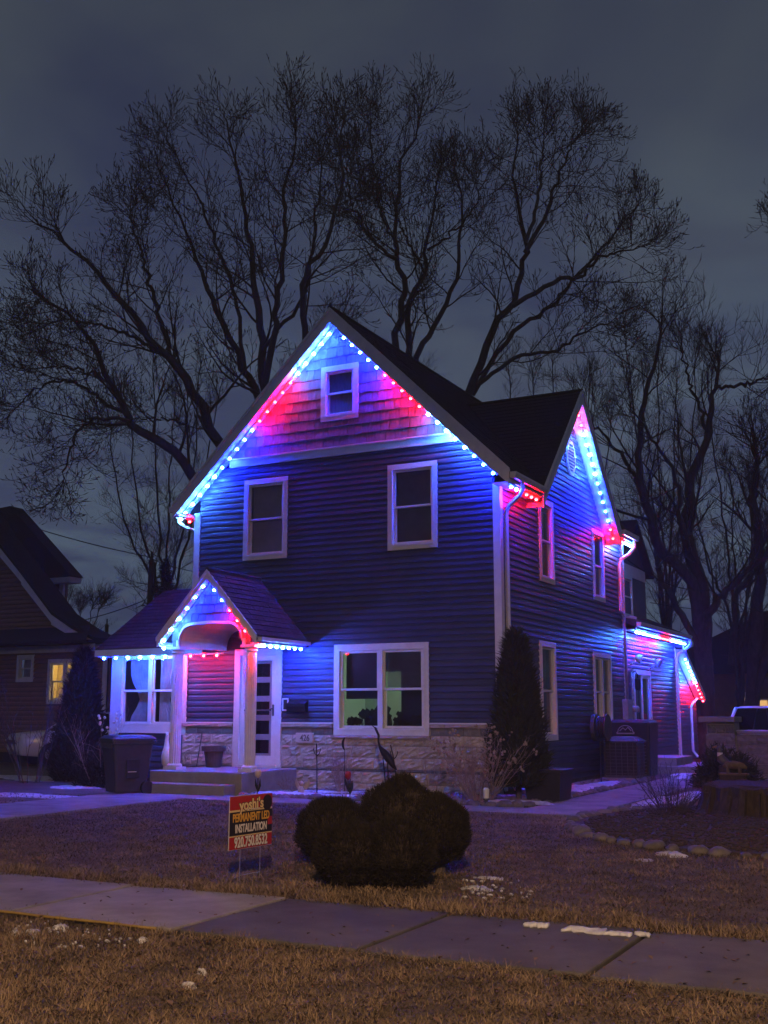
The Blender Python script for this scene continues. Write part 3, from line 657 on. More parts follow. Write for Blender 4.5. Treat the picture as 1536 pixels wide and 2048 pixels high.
for (u0, u1, ztie, flare) in ((-8.45, -7.95, 1.7, -1), (-7.65, -7.05, 1.75, 1)):
    n = 22; rows = []
    for j in range(9):
        t = j/8; z = 2.56-1.35*t; k = 1-.55*math.exp(-((t-.62)/.22)**2); row = []
        for i in range(n+1):
            f = i/n; u = (u1-(u1-u0)*k*(1-f)) if flare < 0 else (u0+(u1-u0)*k*f); row.append(len(cu.v)); cu.v.append((u, .115+.020*math.sin(i*1.9), z))
        rows.append(row)
    for j in range(8):
        for i in range(n): cu.f.append((rows[j][i], rows[j][i+1], rows[j+1][i+1], rows[j+1][i]))
cu.build('curtain', 'curtain', house, smooth=True)
lp = MB(); lp.tube([(-7.33, .5, 1.15), (-7.33, .5, 1.42)], .012, 6); lmp = lp.build('table_lamp', 'dark_metal', house)
sh = MB()
for k in range(9): sh.ball((-7.33+.16*math.cos(k*.7)*(.5+.05*k), .5+.1*math.sin(k*.7), 1.42+.035*(k % 3)), .02, 6, 4)
sh.build('lamp_shade', 'lamp_glow', lmp)
tl_ = bpy.data.lights.new('lamp_light', 'POINT'); tl_.energy = 1.2; tl_.color = (1, .8, .5); tl_.shadow_soft_size = .04; to_ = bpy.data.objects.new('lamp_light', tl_); COL.objects.link(to_); to_.parent = house; to_.location = Vector((-7.33, .42, 1.56))-WL[house]
SRY, SRZ = 1.85, 4.22
def sz(y): return 2.76+(SRZ-2.76)*(y+.38)/(SRY+.38)
sroof = MB(); slab3(sroof, (-9.0, -.38, 2.76), (-6.7, -.38, 2.76), (-6.7, SRY, SRZ), (-9.0, SRY, SRZ), .12); slab3(sroof, (-9.0, SRY, SRZ), (-6.7, SRY, SRZ), (-6.7, 4.1, 2.76), (-9.0, 4.1, 2.76), .12)
sroof = sroof.build('sunroom_roof', 'roof', house)
MB().prism([(SX0+.02, .03, 2.75), (SX0+.02, 3.58, 2.75), (SX0+.02, SRY, 4.0)], (.04, 0, 0)).build('sunroom_gable', 'siding', house)
et = MB(); et.box(-9.0, -6.22, -.40, -.38, 2.60, 2.74); et.box(-9.0, -6.22, -.38, -.03, 2.615, 2.63); et.build('fascia', 'trim', house)
# roof shingles as pieces
def shingles(p0, du, dv, nu, nv, parent, n, lift=.004, th=.008, vmax=None, clip=None):
    du, dv, n = Vector(du), Vector(dv), Vector(n); me = {}
    for j in range(nv):
        u = -rnd.uniform(0, .9)
        while u < nu:
            wd = rnd.choice((.7, .85, 1.0, 1.2)); a, b = max(u, 0), min(u+wd, nu); u += wd
            if b-a < .08: continue
            jj = rnd.uniform(-.03, .03); th_ = th*rnd.uniform(.7, 1.5)
            o = Vector(p0); A = o+du*(a+.006)+dv*(j+jj)+n*(lift+th_); B = o+du*(b-.006)+dv*(j+jj)+n*(lift+th_); C_ = o+du*(b-.006)+dv*(j+1.05)+n*lift; D_ = o+du*(a+.006)+dv*(j+1.05)+n*lift
            MB().prism([A, B, C_, D_], -n*th).build('shingle', 'roof', parent)
nrm = Vector((0, -(SRZ-2.76), SRY+.38)).normalized()
shingles((-9.0, -.40, 2.745), (.45, 0, 0), (0, (SRY+.38)/17, (SRZ-2.76)/17), 2.25/.45, 17, sroof, nrm)
# ---- porch
PX, PZ, PH, PS = -5.13, 4.06, 1.12, 1.10; PY0, PY1 = -1.78, .0
pslab = MB().box(-6.22, -4.18, -1.9, -.06, 0, .40).build('porch_slab', 'slab', house, bevel=.015)
MB().box(-6.22, -4.30, -2.26, -1.91, 0, .20).build('step', 'slab', house, bevel=.015)
pr = MB(); pe = PZ-PS*PH
slab3(pr, (PX, PY0, PZ), (PX+PH, PY0, pe), (PX+PH, -.0, pe), (PX, -.0, PZ), .10); slab3(pr, (PX, PY0, PZ), (PX, -.0, PZ), (PX-PH, -.0, pe), (PX-PH, PY0, pe), .10)
proof = pr.build('porch_roof', 'roof', house)
sl = math.hypot(PH, PS*PH)
nr = Vector((PS, 0, 1)).normalized(); nl = Vector((-PS, 0, 1)).normalized()
shingles((PX+PH+.01, PY0-.02, pe-.01), (0, .34, 0), (-PH/12, 0, PS*PH/12), (1.78)/.34, 12, proof, nr)
shingles((PX-PH-.01, PY0-.02, pe-.01), (0, .34, 0), (PH/12, 0, PS*PH/12), (1.78)/.34, 12, proof, nl)
MB().tube([(PX, PY0-.02, PZ+.012), (PX, -.03, PZ+.012)], .05, 6).build('ridge_cap', 'roof', proof)
PF = Frame((0, PY0, 0), (1, 0, 0), (0, -1, 0))
rake(PF, PX, PZ, PX-PH, PS, -.16, .02, house, ph=.14); rake(PF, PX, PZ, PX+PH, PS, -.16, .02, house, ph=.14)
eg = MB(); eg.box(PX+PH-.03, PX+PH, PY0+.02, -.03, pe-.15, pe-.03); eg.box(PX+PH, PX+PH+.09, PY0+.05, -.03, pe-.11, pe-.04); eg.box(PX-PH, PX-PH+.03, PY0+.02, -.03, pe-.15, pe-.03)
eg.box(PX+.88, PX+PH-.03, PY0+.16, -.03, pe-.14, pe-.128); eg.box(PX-PH+.03, PX-.88, PY0+.16, -.03, pe-.14, pe-.128); eg.build('gutter', 'trim', house)
# arched front panel and vault
PFY = PY0+.16; AH, AZ0, AZ1 = .72, 2.66, 3.06
arch = [(PX-AH, AZ0), (PX-AH, AZ0+.08)] + [(PX-AH+.30*(1-math.cos(t)), AZ0+.08+(AZ1-AZ0-.08)*math.sin(t)) for t in np.linspace(.15, math.pi/2, 7)] + [(PX, AZ1+.02)]
arch = arch + [(2*PX-x, z) for x, z in arch[-2::-1]]
outer = [(PX+.86, AZ0), (PX+.86, pe+.16), (PX, PZ-.17), (PX-.86, pe+.16), (PX-.86, AZ0)]
pp = MB(); n = len(arch)
def strip(mb, A, B, y, d_):
    for i in range(len(A)-1): mb.prism([(A[i][0], y, A[i][1]), (A[i+1][0], y, A[i+1][1]), (B[i+1][0], y, B[i+1][1]), (B[i][0], y, B[i][1])], (0, d_, 0))
def up(x): return min(PZ-.17-(abs(x-PX))*PS, 9)
arc2 = arch[1:-1]; strip(pp, arc2, [(x, max(up(x), z+.02)) for x, z in arc2], PFY, .05); pp.box(PX-.88, PX-AH, PFY, PFY+.05, AZ0, pe+.1); pp.box(PX+AH, PX+.88, PFY, PFY+.05, AZ0, pe+.1)
ppan = pp.build('porch_gable', 'shake', house)
at = MB(); strip(at, arc2, [(x, z+.05) for x, z in arc2], PFY-.045, .10); at.box(PX-AH-.06, PX-AH, PFY-.022, PFY+.055, AZ0, AZ0+.14); at.box(PX+AH, PX+AH+.06, PFY-.022, PFY+.055, AZ0, AZ0+.14); at.build('arch_trim', 'trim', house)
va = MB(); strip(va, arc2, [(x, z+.03) for x, z in arc2], PFY+.057, 1.49); va.box(PX-AH-.05, PX-AH-.002, PFY+.056, -.08, AZ0+.002, AZ0+.4); va.box(PX+AH+.002, PX+AH+.05, PFY+.056, -.08, AZ0+.002, AZ0+.4); va.build('porch_ceiling', 'trim', house)
# shakes over the arch
h = .165
for r_ in range(7):
    z = 2.95+h*(r_-1)
    half = (PZ-.17-z)/PS; u = PX-half-rnd.uniform(0, .1)
    while u < PX+half:
        wd = rnd.uniform(.11, .21); poly = [(u+.006, z), (u+wd-.006, z), (u+wd-.006, z+h+.01), (u+.006, z+h+.01)]; u += wd
        poly = clip_poly(clip_poly(poly, PS, 1, PZ-.17+PS*PX), -PS, 1, PZ-.17-PS*PX)
        if len(poly) < 3: continue
        um = sum(q[0] for q in poly)/len(poly); za = np.interp(um, [q[0] for q in arch], [q[1] for q in arch])+.05 if abs(um-PX) < AH else AZ0+.1
        poly = clip_poly(poly, 0, -1, -za)
        if len(poly) < 3 or abs(um-PX) > .86: continue
        f = [(q[0], PFY-.034+.028*max(0, min(1, (q[1]-z)/h)), q[1]) for q in poly]; MB().prism(f[::-1], (0, .03, 0)).build('shake', 'shake', ppan)
# columns
for cx in (-5.95, -4.28):
    c_ = MB(); c_.lathe([(.105, 0), (.105, 1.8), (.095, 2.13)], (cx, -1.52, .47), 32, .10); col = c_.build('porch_column', 'trim', house)
    MB().box(cx-.15, cx+.15, -1.67, -1.37, .40, .455).lathe([(.14, 0), (.145, .03), (.115, .06)], (cx, -1.52, .455), 24).build('column_base', 'trim', col)
    MB().lathe([(.098, 0), (.13, .03), (.10, .05), (.145, .09)], (cx, -1.52, 2.53), 24).box(cx-.15, cx+.15, -1.67, -1.37, 2.618, 2.665).build('column_capital', 'trim', col)
# ---- mail box, bell, house number (fixed to the wall)
mbx = MB(); mbx.prism([FRONT.p(-4.38, .02, 1.45), FRONT.p(-4.38, .14, 1.45), FRONT.p(-4.38, .16, 1.60), FRONT.p(-4.38, .02, 1.68)], (.41, 0, 0)); FRONT.box(mbx, -4.39, -3.96, .16, .168, 1.55, 1.615); mbx.build('mailbox', 'black_metal', house)
bl = MB(); frame4(bl, FRONT, -4.55, -4.41, 1.48, 1.72, .025, .01, .035); be = bl.build('doorbell', 'white_paint', house); FRONT.box(MB(), -4.525, -4.435, .012, .03, 1.505, 1.695).build('bell_plate', 'black_plastic', be)
pq = MB(); FRONT.box(pq, -4.21, -3.83, .03, .078, .875, 1.065); plq = pq.build('number_plaque', 'plaque', house, bevel=.008)
text('426', 'house_number', .165, 'plaque_ink', plq, Matrix.Translation((-4.0, -.081, .965)) @ Matrix.Rotation(R(90), 4, 'X'), .002, .85, .004)

# ================================================================== LIGHT STRINGS
bulb_me = {}
for k_ in 'WBR':
    m_ = MB().ball((0, 0, 0), .031, 10, 8).mesh('bulb', True); m_.materials.append(MATS['led_'+k_]); bulb_me[k_] = m_
COLN = {'W': 'white', 'B': 'blue', 'R': 'red'}
nbulb = [0]
def string(label, pts, cols, drop=.035, group='permanent bulb strings on the house', off=None):
    """a thin metal track along pts with bulbs spread evenly over it"""
    pts = [Vector(p) for p in pts]; t = thing('light_string', label, 'string lights', tuple(pts[0]), group=group)
    tr = MB()
    for i in range(len(pts)-1): tr.tube([pts[i], pts[i+1]], .016, 4)
    tr.build('track', 'trim', t)
    ln = [(pts[i+1]-pts[i]).length for i in range(len(pts)-1)]; tot = sum(ln); n = len(cols)
    for k, c in enumerate(cols):
        s = tot*(k+.5)/n; i = 0
        while i < len(ln)-1 and s > ln[i]: s -= ln[i]; i += 1
        p = pts[i].lerp(pts[i+1], s/ln[i]) + Vector((0, 0, -drop))
        o = bpy.data.objects.new('bulb', bulb_me[c]); COL.objects.link(o); o.parent = t; o.location = p-pts[0]; nbulb[0] += 1
    return t
lo = .315   # underside of the rake boards
yb = -OV+.17
string('bulbs white, red, blue, white down the left slope of the main gable', [(XC-.02, yb, RZ-lo-.02), (e0+.1, yb, zroof(e0+.1)-lo)], 'WWWWWRRRRRBBBBBWWWWWW'[:20], .045)
string('bulbs blue, red, white, blue down the right slope of the main gable', [(XC+.14, yb-.02, zroof(XC+.14)-lo-.015), (xr-.28, yb-.02, zroof(xr-.28)-lo-.015)], 'BBBBBRRRRRWWWWWBBB', .045)
xe = xr-.06; zt = zroof(xr)-.245
string('short row of blue then red bulbs under the eave above the right corner downspout', [(xe, -.25, zt), (xe, DA-.05, zt)], 'BBRRRR')
ys = xr-.13
string('bulbs red, white, blue, red down the far slope of the side gable', [(ys, DC+.06, DZ-lo-.06), (ys, DB-.1, DZ-DS*(DH-.1)-lo)], 'RRWWWWWBBBBBRR', .02)
string('bulbs hidden behind the near slope of the side gable, washing its siding', [(ys-.05, DC-.15, DZ-DS*.15-lo), (ys-.05, DA+.35, DZ-DS*(DH-.35)-lo)], 'WWWWWBBBBBRR', .02)
string('red and white bulbs at the eave end right of the side gable', [(xe, DB+.05, zt), (xe, 8.1, zt)], 'RRRWWWW')
string('dense row of bulbs under the eave of the rear one-storey wing', [(xe, YB+.1, 3.40), (xe, WE+.2, 3.40)], 'WWWWBBBBBRRRRRWWWWWBB')
string('white then red bulbs down the slope of the rear lean-to', [(.24, WE+.15, 3.02), (.24, 15.95, 1.77)], 'BWWWWWWRRRRR', .03)
string('blue, white and red bulbs along the sunroom eave and over the porch wall', [(-8.95, -.35, 2.60), (-5.74, -.35, 2.60)], 'BBWWWWRRRR', .03)
pyb = PY0+.02; plo = .17
string('blue to white bulbs on the left slope of the small porch gable', [(PX-.02, pyb, PZ-plo), (PX-PH+.05, pyb, pe+PS*.05-plo)], 'BBBWWW', .02)
string('blue then red bulbs on the right slope of the small porch gable', [(PX+.08, pyb-.02, PZ-PS*.08-plo), (PX+PH-.16, pyb-.02, pe+PS*.16-plo)], 'BBRRR', .02)
string('white and blue bulbs along the right eave of the porch roof', [(PX+PH-.06, PY0+.02, pe-.15), (PX+PH-.06, -.05, pe-.15)], 'RWWWWWBB', .025)
string('white bulbs along the left eave of the porch roof', [(PX-PH+.04, PY0+.02, pe-.15), (PX-PH+.04, -.95, pe-.15)], 'WWW', .025)
string('red and white bulbs under the left eave of the tall house', [(e0+.05, -.3, zroof(e0)-.25), (e0+.05, 1.5, zroof(e0)-.25)], 'WRRBBB')

# ================================================================== TREES
def tubes(P, Rd, sides):
    """P (n,k,3) polylines, Rd (n,k) radii -> verts, quads (vectorised)"""
    n, k, _ = P.shape
    T = np.empty_like(P); T[:, 1:-1] = P[:, 2:]-P[:, :-2]; T[:, 0] = P[:, 1]-P[:, 0]; T[:, -1] = P[:, -1]-P[:, -2]
    T /= np.linalg.norm(T, axis=2, keepdims=True)+1e-9
    ref = np.where(np.abs(T[:, :1, 2:3]) < .8, np.array([0, 0, 1.0]), np.array([1.0, 0, 0])); ref = np.broadcast_to(ref, T.shape)
    A = np.cross(T, ref); A /= np.linalg.norm(A, axis=2, keepdims=True)+1e-9; B = np.cross(T, A)
    ang = np.arange(sides)*2*np.pi/sides
    V = P[:, :, None, :] + Rd[:, :, None, None]*(A[:, :, None, :]*np.cos(ang)[None, None, :, None] + B[:, :, None, :]*np.sin(ang)[None, None, :, None])
    idx = np.arange(n*k*sides).reshape(n, k, sides); nx = np.roll(idx, -1, axis=2)
    Q = np.stack([idx[:, :-1], nx[:, :-1], nx[:, 1:], idx[:, 1:]], axis=-1).reshape(-1, 4)
    return V.reshape(-1, 3), Q
def merge(parts):
    V, Q, o = [], [], 0
    for v, q in parts: V.append(v); Q.append(q+o); o += len(v)
    return np.concatenate(V), np.concatenate(Q)
def unit(a): return a/(np.linalg.norm(a, axis=-1, keepdims=True)+1e-9)
def sample(P, Rd, t):
    n, k, _ = P.shape; f = np.clip(t*(k-1), 0, k-1.001); i = f.astype(int); f = (f-i)[..., None]; r = np.arange(n)[:, None]
    pos = P[r, i]*(1-f)+P[r, i+1]*f; tan = unit(P[r, i+1]-P[r, i]); rad = Rd[r, i]*(1-f[..., 0])+Rd[r, i+1]*f[..., 0]
    return pos, tan, rad
def spawn(P, Rd, m, tmin, length, angle, k, upb, noise, rfac, rmin, lenvar=.35, taper=.8, prof=None):
    """children of every polyline; returns polylines and radii"""
    n = len(P); t = tmin+(1-tmin)*(np.arange(m)[None, :]+rng.uniform(.05, .95, (n, m)))/m
    pos, tan, rad = sample(P, Rd, t); pos = pos.reshape(-1, 3); tan = tan.reshape(-1, 3); rad = rad.reshape(-1)
    N = len(pos); rv = unit(rng.normal(size=(N, 3))); perp = unit(rv-tan*np.sum(rv*tan, axis=1, keepdims=True))
    a = np.radians(rng.uniform(angle[0], angle[1], N))[:, None]; d = unit(tan*np.cos(a)+perp*np.sin(a))
    Ln = (length*(1-.68*t.reshape(-1))*(1+rng.uniform(-lenvar, lenvar, N)))[:, None]
    C = np.empty((N, k, 3)); C[:, 0] = pos; drift = rng.normal(size=(N, 3))*noise
    for i in range(1, k):
        d = unit(d+np.array([0, 0, upb])/(k-1)+(rng.normal(size=(N, 3))*noise+drift*.5)/math.sqrt(k-1)); C[:, i] = C[:, i-1]+d*Ln/(k-1)
    r0 = np.maximum(np.minimum(rad*rfac, .6*rad+.002), rmin)[:, None]
    pr = np.array(prof) if prof else 1-taper*np.linspace(0, 1, k)
    return C, r0*pr[None, :]
def spline(pts, rad, n):
    pts = np.array(pts); m = len(pts); t = np.linspace(0, (m-1)*.94, n); o = []
    for s in t:
        i = min(int(s), m-2); f = s-i; p0, p1, p2, p3 = pts[max(i-1, 0)], pts[i], pts[i+1], pts[min(i+2, m-1)]
        o.append(.5*((2*p1)+(-p0+p2)*f+(2*p0-5*p1+4*p2-p3)*f*f+(-p0+3*p1-3*p2+p3)*f**3))
    return np.array(o), np.interp(t, np.linspace(0, m-1, len(rad)), rad)
def tree(label, depth, limbs, base, dens=1.0, l1=4.2, up=.35, lean=0.0, bud=True, group='bare trees', twig_r=.0085, spread=2.6, s1=None, l2=1.7, l3=.75):
    """limbs: list of (pixel polyline, r0, r1); the limb wanders off the photo plane by up to `spread` metres"""
    bp = onZ(*base, 0) if len(base) == 2 else np.array(base)
    b3 = onD(base[0], base[1], depth); b3[2] = 0
    t = thing('tree', label, 'tree', tuple(b3), group=group); K = 26; PL, RL, parts = [], [], []
    for i, (poly, r0, r1) in enumerate(limbs):
        n = len(poly); tgt = rng.uniform(-spread, spread); ph = rng.uniform(0, 6); pts = []
        for j, (x, y) in enumerate(poly):
            hgt = max(0, (base[1]-y)/900.0); dd = tgt*min(1, hgt)**1.3 + .25*math.sin(ph+j)*min(1, hgt*2)
            pts.append(onD(x, y, depth+dd))
        r0 = r0*.60; p, r = spline(pts, [r0, r0*.7+r1*.3, r0*.33+r1*.67, r1*.7], K)
        p[3:] += rng.normal(size=(K-3, 3))*.045
        PL.append(p); RL.append(r)
    PL, RL = np.array(PL), np.array(RL)
    V, Q = tubes(PL, RL, 9)
    # root flare and trunk below the fork
    tb = MB(); top = Vector(PL[0][0]); rr = max(RL[:, 0])
    tb.tube([(b3[0], b3[1], -.1), (b3[0], b3[1], .4), tuple(Vector(b3).lerp(top, .5)), tuple(top)], [rr*1.7, rr*1.25, rr*1.1, rr*.98], 12); tb.build('trunk', 'bark', t, smooth=True)
    bigmesh('limbs', V, Q, 'bark', t, smooth=True)
    seg = []; ln = np.linalg.norm(np.diff(PL, axis=1), axis=2).sum(1).mean(); m1 = max(3, int(ln*1.25*dens))
    B1, R1 = spawn(PL, RL, m1, .22, l1, (28, 62), 9, up, .30, .36, .013); 
    tip, tr = spawn(PL, RL, 4, .90, l1*.8, (8, 30), 9, up, .25, .7, .013); B1 = np.concatenate([B1, tip]); R1 = np.concatenate([R1, tr]); seg.append(tubes(B1, R1, 5))
    B2, R2 = spawn(B1, R1, 7, .15, l2, (25, 60), 6, up*1.2, .30, .6, .0108); seg.append(tubes(B2, R2, 4))
    pf = (1, .9, .8, .75, 2.0, .5) if bud else (1, .85, .7, .55, .4, .2)
    B3, R3 = spawn(B2, R2, 5, .12, l3, (25, 65), 6, up*2.0, .30, .8, twig_r, prof=pf); 
    tp, tr = spawn(B2, R2, 1, .97, l3*.9, (5, 25), 6, up*1.6, .3, .9, twig_r, prof=pf); B3 = np.concatenate([B3, tp]); R3 = np.concatenate([R3, tr]); seg.append(tubes(B3, R3, 3))
    V, Q = merge(seg); bigmesh('crown', V, Q, 'twig', t)
    return t
tree('huge bare maple spreading left behind the left roof slope', 38, [
    ([(620, 1330), (520, 1130), (400, 975), (350, 905), (270, 850), (250, 820), (225, 770), (190, 700), (150, 640), (90, 600), (30, 560)], .34, .03),
    ([(620, 1330), (540, 1030), (445, 895), (390, 790), (340, 715), (300, 680), (250, 610), (180, 530), (110, 470), (50, 430)], .36, .03),
    ([(250, 825), (205, 805), (160, 770), (110, 762), (60, 790), (20, 830)], .12, .02),
    ([(262, 842), (190, 835), (150, 870), (135, 925), (120, 985)], .11, .02),
    ([(225, 770), (180, 748), (110, 735), (40, 740)], .10, .02),
    ([(335, 712), (260, 672), (160, 642), (60, 650)], .12, .02),
    ([(340, 715), (322, 640), (297, 560), (275, 480), (255, 420)], .16, .02),
    ([(375, 850), (330, 838), (280, 836), (230, 850)], .07, .02),
    ([(600, 1330), (560, 1010), (520, 800), (490, 740), (440, 640), (410, 570), (385, 490), (345, 400), (305, 300)], .30, .02),
    ([(600, 1330), (565, 1000), (530, 770), (520, 640), (505, 540), (490, 430), (468, 320), (448, 200)], .32, .02),
    ([(530, 770), (548, 660), (555, 580), (572, 480), (568, 380), (588, 300), (600, 200)], .20, .02),
    ([(610, 1330), (590, 900), (585, 760), (612, 660), (606, 565), (645, 500), (680, 385), (676, 290), (700, 180)], .26, .02),
    ([(490, 740), (470, 600), (430, 480), (380, 370), (330, 260)], .13, .02),
    ([(525, 700), (600, 600), (625, 480), (640, 380), (650, 260)], .12, .02)], (640, 1500), dens=1.05, up=.42)
tree('tall bare maple with three upright stems directly behind the main ridge', 41, [
    ([(830, 1330), (795, 900), (789, 700), (802, 606), (809, 565), (793, 510), (789, 465), (796, 396), (805, 319), (838, 250), (846, 170)], .26, .02),
    ([(830, 1330), (820, 900), (816, 711), (821, 601), (850, 547), (853, 487), (873, 396), (884, 305)], .28, .02),
    ([(840, 1330), (835, 900), (832, 724), (873, 642), (914, 556), (921, 465), (923, 390), (905, 320)], .24, .02),
    ([(795, 520), (745, 478), (705, 405), (690, 330)], .12, .02),
    ([(795, 500), (760, 420), (745, 320), (740, 230)], .10, .02),
    ([(850, 547), (820, 490), (800, 450), (770, 400)], .09, .02),
    ([(855, 500), (900, 470), (945, 420), (965, 360)], .09, .02)], (830, 1500), dens=1.0, up=.40, spread=2.2)
tree('bare maple forking wide above the side gable roof', 39, [
    ([(905, 1330), (925, 900), (937, 800), (964, 715), (992, 647), (1028, 601), (1046, 533), (1051, 487), (1037, 419), (1028, 355), (1033, 282), (1044, 230)], .30, .02),
    ([(1050, 505), (1096, 419), (1110, 373), (1137, 305), (1160, 265)], .14, .02),
    ([(1026, 612), (1110, 560), (1156, 556), (1201, 515), (1247, 501), (1300, 495)], .15, .02),
    ([(945, 790), (1019, 670), (1087, 624), (1137, 574), (1206, 496), (1247, 442), (1290, 400)], .16, .02),
    ([(955, 770), (1037, 715), (1110, 701), (1178, 660), (1240, 640)], .13, .02),
    ([(1051, 487), (1075, 400), (1085, 320), (1090, 260)], .12, .02)], (905, 1500), dens=1.1, up=.36, l1=3.8, spread=2.2)
tree('massive dark bare tree right of the rear wing', 36, [
    ([(1408, 1330), (1404, 1281), (1404, 1184), (1376, 1086), (1377, 1008), (1392, 941), (1416, 871), (1423, 805), (1437, 734), (1443, 690)], .50, .025),
    ([(1400, 1300), (1384, 1164), (1326, 1106), (1298, 1039), (1279, 969), (1279, 891), (1287, 812), (1306, 742), (1322, 656), (1328, 610)], .34, .025),
    ([(1374, 1080), (1361, 1040), (1355, 969), (1330, 910), (1287, 852), (1250, 790)], .17, .02),
    ([(1285, 990), (1267, 949), (1236, 899), (1192, 852), (1170, 800)], .15, .02),
    ([(1405, 1260), (1420, 1223), (1462, 1172), (1505, 1133), (1560, 1090)], .26, .06),
    ([(1416, 872), (1390, 790), (1372, 735), (1361, 690)], .11, .02),
    ([(1430, 773), (1482, 770), (1525, 758), (1560, 740)], .11, .02),
    ([(1398, 1290), (1340, 1190), (1318, 1140), (1312, 1095), (1300, 1060)], .20, .04)], (1410, 1500), dens=1.0, up=.55, bud=False, twig_r=.0078, spread=2.4)
tree('dark bare tree with broken stubs at the right edge', 42, [
    ([(1505, 1400), (1513, 1242), (1520, 1125), (1505, 1000), (1513, 949), (1513, 852)], .46, .09),
    ([(1505, 1400), (1560, 1200), (1575, 1000), (1600, 800), (1640, 600), (1640, 330), (1620, 230)], .34, .02),
    ([(1462, 1330), (1474, 1195), (1509, 1140), (1540, 1040), (1545, 900)], .22, .03),
    ([(1640, 600), (1600, 480), (1570, 440)], .10, .02)], (1500, 1500), dens=.55, up=.4, spread=1.2)
for (lab, dpt, bx_, top, wd_) in (('faint bare tree far behind the side gable', 58, 1120, 640, 110), ('pale bare tree showing left of the dark right-hand tree', 56, 1335, 600, 95), ('distant bare tree low behind the right trunks', 50, 1480, 860, 110),
                                  ('distant bare bushy tree over the brown house eave', 52, 150, 1190, 55), ('faint bare tree far behind the ridge', 60, 720, 600, 120), ('faint bare tree far behind the left roof slope', 56, 330, 640, 120)):
    lb = []
    for k in range(6):
        f = (k-2.5)/2.5; m = rng.uniform(.75, 1.0); h_ = 1470-top
        lb.append(([(bx_, 1440), (bx_+f*wd_*.15, 1440-h_*.3), (bx_+f*wd_*.6+rng.uniform(-12, 12), 1440-h_*.62*m), (bx_+f*wd_, 1440-h_*m)], .16*min(1, h_/600+.2), .02))
    tree(lab, dpt, lb, (bx_, 1470), dens=.8 if top < 900 else .4, l1=3.4 if top < 1000 else 1.6, up=.5, bud=False, twig_r=.0085, spread=2.5, l2=1.5, l3=.7)

# ================================================================== FOLIAGE HELPERS
def spikes(pos, nrm, ln, wd, jit, droop=0.0):
    """one thin triangle per point, pointing along nrm with jitter"""
    N = len(pos); d = unit(nrm+rng.normal(size=(N, 3))*jit+np.array([0, 0, -droop])); s = unit(np.cross(d, rng.normal(size=(N, 3))))
    L_ = (ln*rng.uniform(.6, 1.3, N))[:, None]; V = np.stack([pos-s*wd, pos+s*wd, pos+d*L_], axis=1).reshape(-1, 3)
    return V, np.arange(3*N).reshape(-1, 3)
def globe(label, c, r, n=16000, material='yew'):
    t = thing('globe_shrub', label, 'shrub', (c[0], c[1], 0), group='clipped globe shrubs on the lawn')
    u = unit(rng.normal(size=(n, 3))); u[:, 2] = np.where(u[:, 2] < -.75, -u[:, 2], u[:, 2])
    lump = 1+.05*np.sin(u[:, 0]*7+c[0]*3)+.05*np.sin(u[:, 1]*8+2)+.04*np.sin(u[:, 2]*9+c[1])
    rr = np.array(r); pos = u*rr*lump[:, None]*rng.uniform(.88, 1.0, n)[:, None]+np.array(c)
    pos[:, 2] = np.maximum(pos[:, 2], .02)
    V, Q = spikes(pos, unit(u/rr)*.6+np.array([0, 0, .6]), .045, .0035, .35)
    bigmesh('foliage', V, Q, material, t)
    MB().ball(c, tuple(rr*.90), 16, 12, .03).build('inner_growth', 'soil', t, smooth=True)
    MB().tube([(c[0], c[1], -.02), (c[0]+.02, c[1], c[2])], [.05, .03], 6).build('stem', 'bark', t)
globe('rounded clipped shrub at the left of the clump by the sign', (1.70, -8.9, .31), (.38, .36, .31))
globe('tallest rounded shrub at the back of the clump', (2.46, -8.95, .42), (.40, .37, .42), 20000)
globe('rounded shrub at the right end of the clump', (2.87, -9.0, .37), (.25, .32, .32))
globe('low rounded shrub at the front left of the clump', (2.50, -10.0, .25), (.32, .30, .28), 17000)
globe('low rounded shrub at the front right of the clump', (2.88, -9.86, .27), (.30, .29, .30), 17000)
def cone_tree(name, label, cat, c, r, h, n, material='evergreen', bottom=.0, group=None, p=.75, ln=.21):
    t = thing(name, label, cat, (c[0], c[1], 0), group=group)
    f = rng.uniform(0, 1, n)**1.3; z = bottom+(h-bottom)*f; prof = r*np.minimum(1, (1-f)**p*1.05)*(.75+.25*np.minimum(1, f*6)); a = rng.uniform(0, 2*np.pi, n)
    q = prof*(1+.07*np.sin(a*5+z*4)+.05*np.sin(z*11+a*3))*rng.uniform(.68, 1.13, n)
    pos = np.stack([c[0]+q*np.cos(a), c[1]+q*np.sin(a), z], 1); nr_ = np.stack([np.cos(a)*.6, np.sin(a)*.6, np.full(n, 1.0)], 1)
    V, Q = spikes(pos, nr_, ln, .016, .5); bigmesh('crown', V, Q, material, t)
    mb = MB(); mb.lathe([(r*.5, bottom+.02), (r*.80, bottom+(h-bottom)*.12), (r*.72, bottom+(h-bottom)*.35), (r*.42, bottom+(h-bottom)*.7), (.03, h*.95)], (c[0], c[1], 0), 14); mb.build('inner_growth', 'evergreen', t, smooth=True)
    MB().tube([(c[0], c[1], -.02), (c[0], c[1], bottom+.3)], .05, 6).build('trunk', 'bark', t)
    return t
